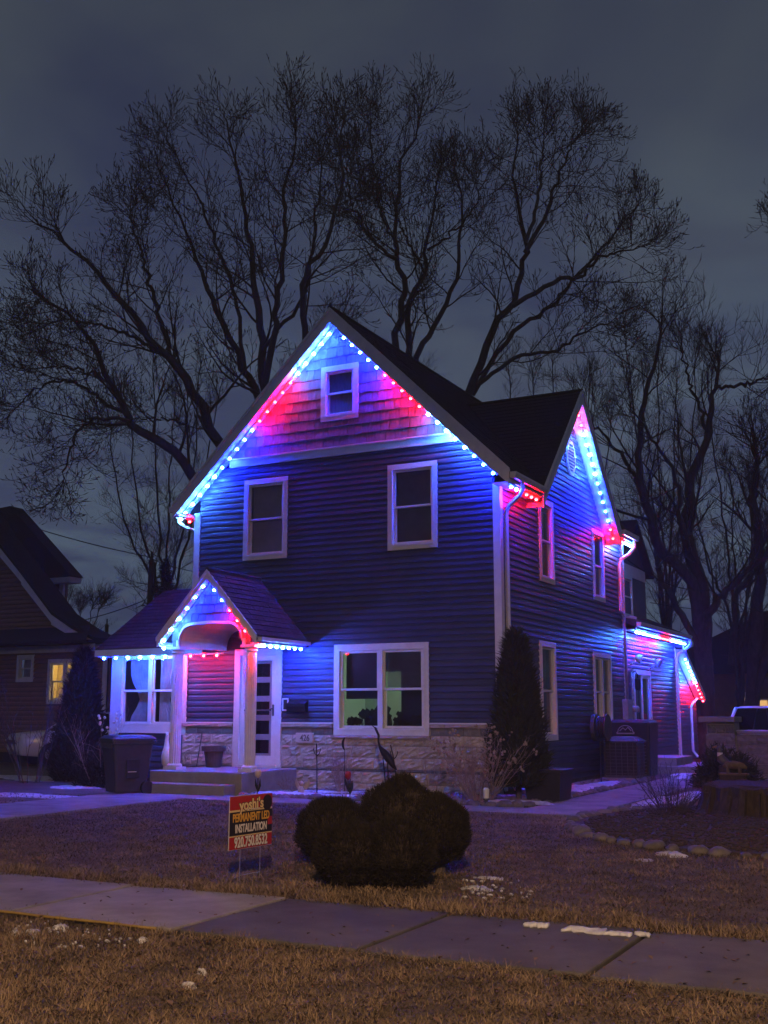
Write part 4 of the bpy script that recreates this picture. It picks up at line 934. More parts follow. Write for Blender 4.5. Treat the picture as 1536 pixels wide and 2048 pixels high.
# potted arborvitae at the right corner
ap = onY(1040, 1590, -.75); ax_, ay_ = .55, -.75
cone_tree('arborvitae', 'tall dark arborvitae standing against the right front corner of the house', 'arborvitae', (ax_, ay_, 0), .45, 2.72, 14000, bottom=.25, p=.60)
pt = thing('planter', 'black square tub at the foot of the corner arborvitae', 'planter', (1.02, -.45, 0)); b_ = MB(); b_.quadbox([(.70, -.78, .02), (1.26, -.78, .02), (1.26, -.2, .02), (.70, -.2, .02), (.66, -.82, .50), (1.30, -.82, .50), (1.30, -.16, .50), (.66, -.16, .50)]); b_.build('tub', 'black_plastic', pt); MB().box(.63, 1.33, -.85, -.13, .48, .53).build('rim', 'black_plastic', pt, bevel=.01)
# left side plants
la = onZ(142, 1552); cone_tree('arborvitae', 'dusky arborvitae between the brown house and the sunroom', 'arborvitae', (la[0]+1.3, la[1]-1.2, 0), .58, 2.75, 12000, 'yew', p=.65)
def mound(name, label, c, r, n, material, jit=.6, ln=.10):
    t = thing(name, label, 'shrub', (c[0], c[1], 0)); u = unit(rng.normal(size=(n, 3))); u[:, 2] = np.abs(u[:, 2]); rr = np.array(r)
    lump = 1+.10*np.sin(u[:, 0]*6+c[0])+.10*np.sin(u[:, 1]*7+1); pos = u*rr*lump[:, None]*rng.uniform(.5, 1, n)[:, None]+np.array([c[0], c[1], 0])
    V, Q = spikes(pos, u+np.array([0, 0, .4]), ln, .012, jit); bigmesh('foliage', V, Q, material, t)
    mb = MB()
    for k in range(9): a = k*.7; mb.tube([(c[0]+.04*math.cos(a), c[1]+.04*math.sin(a), 0), (c[0]+r[0]*.6*math.cos(a), c[1]+r[1]*.6*math.sin(a), r[2]*.8)], [.015, .006], 4)
    mb.build('stems', 'twig', t); return t
mp_ = onZ(195, 1572); mound('low_shrub', 'low reddish-brown shrub beside the wheeled bin', (mp_[0]+.2, mp_[1], 0), (.62, .5, .78), 6000, 'yew')
mp2 = onZ(1480, 1566); mound('evergreen_shrub', 'black spreading evergreen in front of the block wall', (2.95, 4.2, 0), (.62, .6, .72), 6000, 'evergreen', .8, .16)
def twiggy(name, label, c, h, w_, n, material='dry_twig', group=None, heads=None, r0=.008, vase=True, cat='shrub'):
    t = thing(name, label, cat, (c[0], c[1], 0), group=group); a = rng.uniform(0, 2*np.pi, n); k = 8
    P = np.empty((n, k, 3)); P[:, 0] = np.stack([c[0]+.12*w_*np.cos(a), c[1]+.12*w_*np.sin(a), np.zeros(n)], 1); d = unit(np.stack([np.cos(a)*rng.uniform(.05, .75, n)*w_/h, np.sin(a)*rng.uniform(.05, .75, n)*w_/h, np.ones(n)], 1)); Ln = h*rng.uniform(.65, 1.1, n)
    for i in range(1, k): d = unit(d+rng.normal(size=(n, 3))*.07); P[:, i] = P[:, i-1]+d*(Ln/(k-1))[:, None]
    Rr = np.broadcast_to(r0*(1-.7*np.linspace(0, 1, k)), (n, k)).copy()
    B, Rb = spawn(P, Rr, 7, .25, h*.38, (22, 50), 5, .25, .25, .7, .0028); Cc, Rc = spawn(B, Rb, 2, .4, h*.14, (25, 55), 4, .2, .3, .8, .0022)
    V, Q = merge([tubes(P, Rr, 4), tubes(B, Rb, 3), tubes(Cc, Rc, 3)]); bigmesh('stems', V, Q, material, t)
    if heads:
        mb = MB(); e = B[:, -1]; pick = rng.choice(len(e), min(heads, len(e)), replace=False)
        for i in pick:
            for q in range(3): mb.ball(tuple(e[i]+rng.normal(size=3)*.02), .022, 5, 4, .2)
        stuff(mb.build('dried_heads', material, t))
    return t
lb_ = onZ(70, 1550); twiggy('bare_shrub', 'tall bare twiggy shrub in front of the brown house', (lb_[0]+2.0, lb_[1]-2.2, 0), 2.7, 1.6, 16, 'twig', r0=.012)
h1 = onZ(985, 1600); twiggy('dried_hydrangea', 'dense dried brown shrub with drooping heads left of the corner arborvitae', (.12, -1.35, 0), 1.15, 1.3, 60, heads=70, r0=.007)
twiggy('dead_perennial', 'tuft of dry red-brown stems in the bed below the big window', (-2.75, -.85, 0), .85, .5, 26, r0=.006)
twiggy('dead_perennial', 'thin dry stalks against the stone wall right of the heron', (-1.05, -.7, 0), .95, .5, 9, r0=.005)
twiggy('dead_perennial', 'small dry clump at the right end of the porch slab', (-3.72, -1.05, 0), .32, .5, 24, r0=.004)
twiggy('bare_shrub', 'leafless spiky shrub left of the old tree stump', (3.35, -1.9, 0), .78, 1.2, 34, 'twig', r0=.006)
twiggy('bare_shrub', 'low twigs at the base of the spiky shrub', (3.45, -2.5, 0), .45, .9, 26, 'twig', r0=.005)
bt = twiggy('berry_shrub', 'thin twigs with pale round berries above the wheeled bin', (-8.1, -1.1, 0), 1.55, 1.2, 8, 'dry_twig', r0=.006, heads=None)
bm = MB()
for k in range(16): p = onY(rnd.uniform(195, 245), rnd.uniform(1425, 1470), -1.1); bm.ball(tuple(p), .03, 7, 5)
bm.build('berries', 'sign_white', bt)
# spruce behind the sunroom
def spruce(label, x, ytop, ybase, depth, r):
    b = onD(x, ybase, depth); b[2] = 0; top = onD(x, ytop, depth); H = top[2]; t = thing('spruce_tree', label, 'tree', tuple(b)); segs = []
    n = 420; f = rng.uniform(.12, 1, n); a = rng.uniform(0, 2*np.pi, n); L_ = r*(1-f)**.95*rng.uniform(.4, 1.15, n)+.03; k = 6; P = np.empty((n, k, 3))
    for i in range(k): s = i/(k-1); P[:, i] = np.stack([b[0]+L_*s*np.cos(a), b[1]+L_*s*np.sin(a), H*f-.25*L_*s+.22*L_*s*s], 1)
    Rr = np.broadcast_to(.03*(1-.8*np.linspace(0, 1, k)), (n, k)).copy(); V1, Q1 = tubes(P, Rr, 3); bigmesh('branches', V1, Q1, 'twig', t)
    m = 26; tt = rng.uniform(.15, 1, (n, m)); pos, tan, _ = sample(P, Rr, tt); V, Q = spikes(pos.reshape(-1, 3), tan.reshape(-1, 3)*.7+np.array([0, 0, .1]), .15, .022, .6, .15); bigmesh('crown', V, Q, 'evergreen', t)
    MB().tube([(b[0], b[1], 0), (b[0], b[1], H*1.01)], [.22, .02], 8).build('trunk', 'bark', t); return t
spruce('dark pointed spruce behind the sunroom roof', 318, 1108, 1500, 44, 2.9)

# ================================================================== LAWN, STONES, SNOW
def lawn_blades(name, label, n, xr_, yr_, ln, wd, keep=None, zoff=0.0):
    x = rng.uniform(*xr_, n); y = rng.uniform(*yr_, n); dd = np.hypot(x-CAM[0], y-CAM[1])
    k = np.ones(n, bool) if keep is None else keep(x, y)
    x, y, dd = x[k], y[k], dd[k]; N = len(x)
    # blades gather in tufts
    nt_ = max(1, N//18); tx, ty = x[:nt_], y[:nt_]; ti = rng.integers(0, nt_, N); loose = rng.uniform(0, 1, N) < .35
    sc = .020+.0028*dd; ox, oy = rng.normal(size=N)*sc, rng.normal(size=N)*sc
    x = np.where(loose, x, tx[ti]+ox); y = np.where(loose, y, ty[ti]+oy); tv = rng.uniform(0, 1, nt_)[ti]; tl = rng.uniform(.5, 1.35, nt_)[ti]
    if keep is not None: kk = keep(x, y) & (y > yr_[0]) & (y < yr_[1]+.02)
    else: kk = (y > yr_[0]) & (y < yr_[1]+.02)
    big = .5+.25*np.sin(x*.9+2*np.sin(y*.7))+.25*np.sin(y*1.7+x*.5)
    pat = np.sin(x*5.3+2*np.sin(y*3.1))*np.sin(y*6.1+1.7*np.sin(x*2.3))+.5*np.sin(x*11+3*np.sin(y*5))*np.sin(y*9.7)
    h = ln*tl*(.55+.6*rng.uniform(0, 1, N))*(.75+.5*big)*(1+.30*pat)
    a = np.where(loose, rng.uniform(0, 2*np.pi, N), np.arctan2(oy, ox)+rng.normal(size=N)*.6); tilt = np.clip(rng.normal(1.12, .28, N), .1, 1.5); s = (wd*(1.1+dd*.13))[:, None]
    d = np.stack([np.cos(a)*np.sin(tilt), np.sin(a)*np.sin(tilt), np.cos(tilt)], 1); sd = np.stack([-np.sin(a), np.cos(a), np.zeros(N)], 1)
    P = np.stack([x, y, np.full(N, zoff)+rng.uniform(0, .02, N)], 1); tone = np.clip(.35*big+.42*tv+.22*pat+rng.normal(.09, .14, N), 0, 1)
    P, d, sd, h, s, tone = P[kk], d[kk], sd[kk], h[kk], s[kk], tone[kk]; N = len(P)
    V = np.stack([P-sd*s, P+sd*s, P+d*h[:, None]], 1).reshape(-1, 3)
    o = bigmesh(name, V, np.arange(3*N).reshape(-1, 3), 'grass_blade', tone=np.repeat(tone, 3)); o['label'] = label; o['category'] = 'grass'; return stuff(o)
lawn_blades('verge_grass', 'dry tan grass strip between sidewalk and street', 210000, (-1.5, 9.5), (-15.15, -12.30), .052, .0015)
def on_lawn(x, y):
    k = (y < -3.06) | (x > 2.36)
    k &= ~((x > -6.45) & (x < -4.54) & (y < -2.3)); k &= ((x-bc[0])/2.8)**2+((y-bc[1])/3.3)**2 > 1; k &= ~((x < -11.2) & (y < 4.5))
    return k
lawn_blades('lawn_grass', 'dormant brown front lawn behind the sidewalk', 230000, (-5, 8.0), (-10.95, -3.0), .045, .0017, on_lawn)
lawn_blades('lawn_edge_grass', 'taller dry grass fringing the sidewalk', 26000, (-3, 9), (-11.0, -10.55), .085, .0020, on_lawn)
lawn_blades('far_lawn_grass', 'short brown grass left of the porch and right of the side walk', 90000, (-13, 8.0), (-6, 5), .045, .0022, lambda x, y: on_lawn(x, y) & ((x < -6.5) | (x > 2.4)))
# river rocks and mulch in the beds
def scatter(name, label, n, region, size, material, zb=.02, cat='pebbles', flat=.6):
    V, Q, o = [], [], 0; m = MB().ball((0, 0, 0), 1, 6, 4, 0); bv = np.array(m.v); tri = np.array([f for q in m.f for f in ([q] if len(q) == 3 else [(q[0], q[1], q[2]), (q[0], q[2], q[3])])])
    pts = []
    while len(pts) < n:
        p = region()
        if p is not None: pts.append(p)
    pts = np.array(pts); s = rng.uniform(size[0], size[1], (n, 1)); sc = np.concatenate([s*rng.uniform(.8, 1.5, (n, 1)), s*rng.uniform(.7, 1.2, (n, 1)), s*flat], 1); a = rng.uniform(0, 6.28, n)
    v = bv[None]*sc[:, None, :]*(1+rng.uniform(-.18, .18, (n, len(bv), 1))); x = v[..., 0]*np.cos(a)[:, None]-v[..., 1]*np.sin(a)[:, None]; y = v[..., 0]*np.sin(a)[:, None]+v[..., 1]*np.cos(a)[:, None]
    v = np.stack([x, y, v[..., 2]], -1)+np.concatenate([pts, np.full((n, 1), zb)], 1)[:, None, :]
    Q = (tri[None]+(np.arange(n)*len(bv))[:, None, None]).reshape(-1, 3); ob = bigmesh(name, v.reshape(-1, 3), Q, material, smooth=True); ob['label'] = label; ob['category'] = cat; return stuff(ob)
def bed_front():
    return (rnd.uniform(-4.1, .95), rnd.uniform(-2.05, -.05))
scatter('river_rocks', 'river pebbles and bark covering the front flower bed', 2600, bed_front, (.022, .055), 'pebble', .03)
def bed_side(): return (rnd.uniform(.06, 1.1), rnd.uniform(-.2, 5.5))
scatter('river_rocks', 'river pebbles in the bed along the side wall', 700, bed_side, (.02, .05), 'pebble', .03)
def bed_stump():
    a, r = rnd.uniform(0, 6.28), math.sqrt(rnd.uniform(0, 1)); return (bc[0]+2.6*r*math.cos(a), bc[1]+3.1*r*math.sin(a))
scatter('mulch_chips', 'dark bark mulch around the old stump', 5000, bed_stump, (.014, .034), 'mulch', .045, 'mulch', .45)
def cobble(label, x, y, s, group, z=.0):
    m = MB().ball((0, 0, 0), (s*rnd.uniform(.9, 1.3), s*rnd.uniform(.75, 1.0), s*rnd.uniform(.5, .68)), 10, 7, .16); o = m.build('edging_stone', 'cobble', None, smooth=True); o.location = (x, y, z+s*rnd.uniform(.05, .3)); o.rotation_euler = (0, 0, rnd.uniform(0, 3)); WL[o] = Vector(o.location)
    return tag(o, label, 'stone', group)
TENS = 'zeroth first second third fourth fifth sixth seventh eighth ninth tenth eleventh twelfth thirteenth fourteenth fifteenth sixteenth seventeenth eighteenth nineteenth'.split()
def ordi(n): return TENS[n] if n < 20 else ('twentieth' if n == 20 else 'thirtieth' if n == 30 else ('twenty-' if n < 30 else 'thirty-')+TENS[n % 10])
x = -4.0; nc = 0
while x < .95: nc += 1; cobble(ordi(nc)+' cobble from the porch slab along the front bed edge', x, -2.08+rnd.uniform(-.03, .03), rnd.uniform(.085, .15), 'cobbles edging the front bed'); x += rnd.uniform(.24, .34)
y = -1.95; nc = 0
while y < 5.6: nc += 1; cobble(ordi(nc)+' cobble from the house corner along the side walk edge', 1.10+rnd.uniform(-.04, .04)+.12*min(0, y+1.2), y, rnd.uniform(.08, .13), 'cobbles edging the side bed'); y += rnd.uniform(.24, .36)
a = 2.45; nc = 0
while a < 5.4: nc += 1; cobble(ordi(nc)+' fieldstone from the far left end of the stump bed ring', bc[0]+2.78*math.cos(a), bc[1]+3.28*math.sin(a), rnd.uniform(.07, .145), 'fieldstones ringing the stump bed'); a += rnd.uniform(.07, .12)
def snow(label, x, y, rx, ry, h=.035, seed=0, z=.0, group='patches of old snow'):
    rs = random.Random(seed+int(x*100)); n = 26; rings = 5; mb = MB(); rot = rs.uniform(0, 3); ph = [rs.uniform(0, 6) for _ in range(4)]
    ed = [1+.24*math.sin(2*a+ph[0])+.17*math.sin(3*a+ph[1])+.14*math.sin(5*a+ph[2])+.1*math.sin(9*a+ph[3]) for a in np.linspace(0, 2*math.pi, n, endpoint=False)]
    for r_ in range(rings):
        f = 1-r_/rings; hh = h*.6*(1-f**5)*(1 if r_ else 0)
        for i in range(n):
            a = 2*math.pi*i/n; mb.v.append((rx*f*ed[i]*math.cos(a), ry*f*ed[i]*math.sin(a), hh*(1+rs.uniform(-.35, .35)) - (.012 if r_ == 0 else 0)))
    for r_ in range(rings-1):
        for i in range(n): a = r_*n+i; b = r_*n+(i+1) % n; mb.f.append((a, b, b+n, a+n))
    mb.f.append(tuple(range((rings-1)*n, rings*n)))
    o = mb.build('snow_patch', 'snow', None, smooth=True); o.location = (x, y, z); return tag(o, label, 'snow', group)
def snow_px(label, px, py, rx, ry, h=.04, z=.02, seed=0): p = onZ(px, py, z); return snow(label, p[0], p[1], rx, ry, h, seed, z)
snow('long snow patch in the bed right of the porch slab', -3.55, -1.55, .62, .22, .05, 1, .045)
snow('snow patch at the foot of the stone wall below the big window', -2.15, -.9, .62, .28, .05, 2, .045)
snow('small snow patch among the pebbles near the figurine', -3.1, -1.0, .4, .15, .04, 3, .05)
snow('thin snow strip among the pebbles before the heron', -2.3, -1.65, .5, .13, .04, 4, .05)
snow('snow beside the corner planter', .85, -1.45, .5, .2, .05, 5, .04)
snow('broad snow sheet along the side wall before the cooling unit', .62, 2.6, .46, 1.9, .06, 6, .03)
snow('snow patch on the grass between side walk and stump', 2.75, 1.0, .42, 1.5, .04, 7, .01)
snow('snow sheet on the ground beyond the side steps', 1.7, 9.6, .9, 2.6, .035, 8, .022)
snow('snow under the rear downspout beyond the wing', 1.3, 15.2, 1.2, 1.6, .04, 9, .02)
snow_px('white snow lump at the edge of the fieldstone ring', 1342, 1712, .17, .12, .06, .0, 10)
snow_px('thin snow scrap left of the lump by the fieldstones', 1290, 1722, .1, .05, .03, .0, 11)
snow_px('patchy snow in the grass right of the globe shrubs', 955, 1778, .15, .10, .03, .0, 12)
snow_px('small snow scrap beyond the globe shrubs at right', 985, 1758, .11, .06, .03, .0, 13)
snow_px('small snow scrap on the lawn edge below the sign', 362, 1774, .11, .05, .03, .0, 14)
snow_px('snow crumb on the sidewalk edge left of the sign legs', 437, 1783, .045, .035, .03, .0, 15)
snow_px('snow patch over the gravel left of the bin', 150, 1575, .7, .35, .04, .0, 16)
snow_px('snow strip along the drive by the brown house', 40, 1555, 1.6, .7, .04, .012, 17)
snow_px('thin snow on the lawn left of the front walk', 60, 1592, 1.3, .5, .03, .0, 24)
snow_px('snow crumb on the verge near the yellow strip', 65, 1868, .06, .045, .042, .002, 18)
snow_px('second snow crumb on the verge near the yellow strip', 120, 1858, .05, .05, .042, .002, 19)
snow_px('snow scrap at the right end of the yellow strip', 285, 1884, .045, .04, .042, .002, 20)
snow_px('flat snow scrap on the foreground verge', 378, 1976, .05, .022, .042, .002, 21)
snow_px('snow crumb right of the flat scrap on the verge', 405, 1948, .028, .02, .042, .002, 22)
snow_px('tiny snow crumb at the left of the verge', 30, 1870, .05, .03, .042, .002, 23)
def lump(label, x0, x1, py, w_, h, seed):
    rs = random.Random(seed); a, b = onZ(x0, py, .03), onZ(x1, py+(x1-x0)*.1, .03); L_ = np.linalg.norm(b-a); mb = MB(); n = 11
    top = [(L_*i/(n-1)*(1 if i < n-1 else .98), w_*(.9+rs.uniform(-.45, .35)), 0) for i in range(n)]; bot = [(L_*i/(n-1), -w_*(.8+rs.uniform(-.5, .3)), 0) for i in range(n)]
    ring = [(x, y) for x, y, _ in bot]+[(x, y) for x, y, _ in top[::-1]]; cx, cy = L_/2, 0
    loft(mb, [[(x, y, 0) for x, y in ring], [(cx+(x-cx)*.99, cy+(y-cy)*.97, h*.55) for x, y in ring], [(cx+(x-cx)*.95, cy+(y-cy)*.80, h*(.75+rs.uniform(-.3, .25))) for x, y in ring], [(cx+(x-cx)*.7, cy+(y-cy)*.3, h*(.95+rs.uniform(-.1, .1))) for x, y in ring]])
    o = mb.build('snow_patch', 'snow', None, smooth=True); o.location = (a[0], a[1]+.02, .028); o.rotation_euler = (0, 0, math.atan2(b[1]-a[1], b[0]-a[0])); return tag(o, label, 'snow', 'patches of old snow')
def lump_old(label, x0, x1, py, w_, h, seed):
    a, b = onZ(x0, py, .03), onZ(x1, py+(x1-x0)*.1, .03); m = (a+b)/2; o = snow(label, m[0], m[1]+.03, np.linalg.norm(b-a)/2, w_, h, seed, .028); return o
lump('small snow lump on the far sidewalk edge', 1046, 1094, 1852, .055, .03, 31); lump('long snow lump on the far sidewalk edge', 1126, 1210, 1862, .06, .036, 32); lump('snow lump at the right end of the long one', 1210, 1262, 1870, .05, .03, 33); lump('crumbling snow piece next to the sidewalk joint', 1268, 1300, 1872, .03, .03, 34)
crm = MB()
for k in range(0, 150, 1):
    p = onZ(rnd.uniform(20, 260), rnd.uniform(1840, 1895), .02) if k < 50 else onZ(rnd.uniform(1180, 1340), rnd.uniform(1585, 1645), .02) if k < 110 else onZ(rnd.uniform(920, 1060), rnd.uniform(1750, 1795), .02)
    s = rnd.uniform(.003, .011)*(1 if k < 50 else 2.6 if k < 110 else 1.2); crm.ball((p[0], p[1], .014), (s*rnd.uniform(1, 2.8), s*.8, .010), 7, 4, .5)
o = crm.build('snow_crumbs', 'snow', None, smooth=True); stuff(o)['label'] = 'scattered crumbs of old snow in the grass'; o['category'] = 'snow'
def litter(n):
    px = rng.uniform(-20, 1560, n); py = rng.uniform(1620, 2040, n); V = []
    for x, y in zip(px, py):
        p = onZ(x, y, .035); a = rng.uniform(0, 6.28); s_ = rng.uniform(.010, .026); tl = rng.uniform(-.5, .5); c_, n_ = math.cos(a)*s_, math.sin(a)*s_
        V += [(p[0]-c_, p[1]-n_, p[2]-s_*tl), (p[0]+n_*.6, p[1]-c_*.6, p[2]+.006), (p[0]+c_, p[1]+n_, p[2]+s_*tl), (p[0]-n_*.6, p[1]+c_*.6, p[2]+.006)]
    o = bigmesh('fallen_leaves', np.array(V), np.arange(4*n).reshape(-1, 4), 'dead_leaf'); o['label'] = 'scattered dry leaf scraps on lawn and sidewalk'; o['category'] = 'leaves'; return stuff(o)
litter(420)
# yellow strip along the near sidewalk edge
ys_ = MB(); a, b = onZ(0, 1829, .02), onZ(300, 1864, .02); pth = [(a[0]-2+(b[0]-a[0]+2)*k/14, sw_y0-.03+.008*math.sin(k*1.7), .03) for k in range(15)]; ys_.tube(pth, .011, 6)
tag(ys_.build('edging_hose', 'yellow', None, smooth=True), 'yellow strip lying along the near edge of the sidewalk', 'strip')

# ================================================================== YARD SIGN
SA = R(85); sp0 = onD(457, 1702, 9.62); SWD, SHT = .60, .455
sg = thing('yard_sign', 'red and black installer yard sign on wire legs in the lawn', 'sign', (float(sp0[0]), float(sp0[1]), 0), SA); zb_ = float(sp0[2])
def sbox(nm, x0, x1, z0, z1, y, m): return MB().box(x0, x1, y, y+.0015, z0, z1).build(nm, m, sg, local=True)
pnl = MB().box(0, SWD, 0, .005, zb_, zb_+SHT).build('sign_panel', 'coroplast', sg, local=True)
sbox('top_band', .004, SWD-.002, zb_+.335, zb_+SHT-.003, -.0020, 'sign_red'); sbox('gold_band', .004, SWD-.002, zb_+.318, zb_+.3345, -.0020, 'sign_cream'); sbox('middle_band', .004, SWD-.002, zb_+.118, zb_+.3175, -.0020, 'sign_dark'); sbox('gold_band', .004, SWD-.002, zb_+.108, zb_+.1175, -.0020, 'sign_cream'); sbox('bottom_band', .004, SWD-.002, zb_+.003, zb_+.1075, -.0020, 'sign_red')
def stext(body, nm, x, z, size, m, xs, bold, y=-.0045, rot=0): return text(body, nm, size, m, sg, Matrix.Translation((x, y, z)) @ Matrix.Rotation(R(90), 4, 'X') @ Matrix.Rotation(R(rot), 4, 'Z'), .001, xs, bold)
stext("yoshi's", 'brand_shadow', .300, zb_+.372, .128, 'sign_dark', .98, .0085, -.0032, 2); stext("yoshi's", 'brand_lettering', .300, zb_+.372, .128, 'sign_cream', .98, .0035, -.0055, 2)
sbox('brand_underline', .24, .41, zb_+.329, zb_+.337, -.0062, 'sign_white')
stext('PERMANENT LED', 'upper_lettering', .300, zb_+.264, .098, 'sign_gold', .68, .0028); stext('INSTALLATION', 'lower_lettering', .300, zb_+.172, .098, 'sign_white', .66, .0028)
stext('920.750.8532', 'phone_shadow', .300, zb_+.055, .125, 'sign_dark', .68, .0075, -.0032); stext('920.750.8532', 'phone_lettering', .300, zb_+.055, .125, 'sign_white', .68, .0035, -.0055)
MB().prism([(.525+.068*math.cos(a), -.003, zb_+.375+.07*math.sin(a)) for a in np.linspace(0, 2*math.pi, 24, endpoint=False)], (0, -.0014, 0)).build('round_emblem', 'sign_dark', sg, local=True)
sbox('emblem_patch', .535, .597, zb_+.18, zb_+.25, -.0034, 'sign_red')
lg_ = MB()
for lx in (.16, .44): lg_.tube([(lx, .003, -.02), (lx, .003, zb_+.1)], .003, 5)
lg_.tube([(.16, .003, .05), (.44, .003, .05)], .003, 5); lg_.build('wire_legs', 'grey_metal', sg, local=True)

# ================================================================== THINGS AT THE PORCH AND IN THE BED
bn = thing('wheeled_bin', 'dark wheeled rubbish bin with closed lid left of the porch steps', 'bin', (-6.33, -2.42, 0), R(-28))
b_ = MB(); n8 = 12
def rrect(hx, hy, r_, z, ox=0, oy=0): return [(ox+sx*(hx-r_)+r_*math.cos(a), oy+sy*(hy-r_)+r_*math.sin(a), z) for (sx, sy, a0) in ((1, 1, 0), (-1, 1, 90), (-1, -1, 180), (1, -1, 270)) for a in (R(a0), R(a0+45), R(a0+90))]
loft(b_, [rrect(.25, .29, .04, .05), rrect(.27, .32, .05, .35), rrect(.31, .385, .06, .88), rrect(.33, .41, .06, .89), rrect(.33, .41, .06, .95)])
b_.build('bin_body', 'bin', bn, local=True, bevel=.008)
loft(MB(), [rrect(.345, .43, .06, .95), rrect(.345, .43, .06, .985), rrect(.30, .38, .08, 1.035), rrect(.20, .28, .08, 1.05)]).build('bin_lid', 'bin', bn, local=True)
MB().tube([(-.25, .45, .93), (.25, .45, .93)], .018, 8).build('bin_handle', 'bin', bn, local=True)
rb = MB()
for k in range(7): rb.box(-.27+.085*k, -.215+.085*k, -.425, -.40, .82, .90)
rb.build('rim_ribs', 'bin', bn, local=True); MB().box(.295, .315, -.12, .12, .30, .62).build('side_recess', 'black_plastic', bn, local=True); MB().box(.30, .318, -.10, .06, .40, .412).build('sticker', 'white_paint', bn, local=True)
for s in (-1, 1):
    wh = MB().tube([(s*.27, .28, .12), (s*.33, .28, .12)], .12, 16); wh.build('wheel', 'rubber', bn, local=True)
pz = thing('flower_pot', 'dark empty flower pot on the porch left of the door', 'pot', (-5.98+.12, -.42, .40))
pot = MB().lathe([(.14, 0), (.19, .30), (.235, .31), (.24, .40), (.20, .40), (.18, .33), (.0, .33)], (-5.86, -.42, .403), 20); pot.build('pot_body', 'terracotta', pz, smooth=False)
gs = thing('goose_statue', 'pale goose statue on the porch behind the bin', 'statue', (-6.55, -.6, 0)); g_ = MB(); gx, gy = -6.72, -.75
g_.tube([(gx, gy, .36), (gx, gy, .46), (gx+.01, gy, .60), (gx-.0, gy, .70), (gx-.03, gy, .80), (gx-.03, gy, .92), (gx-.02, gy, 1.0), (gx+.0, gy-.02, 1.05)], [.05, .11, .135, .11, .055, .038, .036, .03], 12); g_.tube([(gx, gy-.02, 1.03), (gx+.03, gy-.10, 1.0)], [.02, .006], 6); g_.build('body', 'sign_white', gs, smooth=True); MB().box(gx-.12, gx+.12, gy-.12, gy+.12, .0, .36).build('plinth', 'slab', gs)
# heron of black metal
hr = thing('heron_statue', 'black metal heron standing in the bed before the big window', 'statue', (-1.95, -.95, 0)); hb = MB()
def hp(px, py): p = onY(px, py, -.95); return (float(p[0]), float(p[1]), float(p[2]))
hb.tube([hp(751, 1457), hp(757, 1470), hp(757, 1484), hp(760, 1494), hp(768, 1505), hp(778, 1518), hp(785, 1530), hp(790, 1538)], [.022, .022, .018, .028, .062, .072, .040, .012], 10); hb.build('body', 'black_metal', hr, smooth=True)
MB().tube([hp(752, 1457), hp(744, 1451)], [.018, .003], 6).build('beak', 'black_metal', hr)
for q in ((766, 1515, 772, 1566), (775, 1520, 777, 1566)): MB().tube([hp(q[0], q[1]), hp(q[2], q[3]+12)], .012, 6).build('leg', 'black_metal', hr)
MB().prism([hp(764, 1500), hp(782, 1512), hp(793, 1540), hp(784, 1536), hp(772, 1520)], (0, .03, 0)).build('wing', 'black_metal', hr)
def hook(label, pts, fork, Y):
    t = thing('plant_stake', label, 'garden stake', tuple(onY(pts[0][0], pts[0][1], Y)*np.array([1, 1, 0])), group='metal garden stakes'); P = [tuple(onY(x, y, Y)) for x, y in pts]; P[0] = (P[0][0], P[0][1], 0); MB().tube(P, .010, 6).build('rod', 'black_metal', t)
    f = onY(*fork, Y); k = MB()
    for s in (-1, 1): k.tube([(f[0], f[1], f[2]), (f[0]+s*.05, f[1], f[2]+.05), (f[0]+s*.075, f[1], f[2]+.12), (f[0]+s*.06, f[1], f[2]+.13)], .008, 5)
    k.build('fork', 'black_metal', t)
hook('black forked garden stake standing below the house number', [(634, 1580), (634, 1530), (633, 1487)], (634, 1512), -1.3); hook('black forked garden stake leaning right of the heron', [(797, 1570), (787, 1515), (781, 1490)], (788, 1518), -.8)
t = thing('garden_stake', 'thin black rod standing at the right side wall', 'garden stake', (.55, 4.0, 0)); MB().tube([(.55, 4.0, 0), (.55, 4.0, .95)], .010, 6).build('rod', 'black_metal', t); MB().ball((.55, 4.0, .96), .02, 6, 5).build('finial', 'black_metal', t)
t = thing('garden_stake', 'thin rod leaning at the left end of the stone wall on the porch', 'garden stake', (-6.3, -.3, .40)); MB().tube([(-6.35, -.3, .40), (-6.28, -.25, 1.02)], .009, 6).build('rod', 'black_metal', t); MB().ball((-6.28, -.25, 1.03), .014, 6, 5).build('finial', 'black_metal', t)
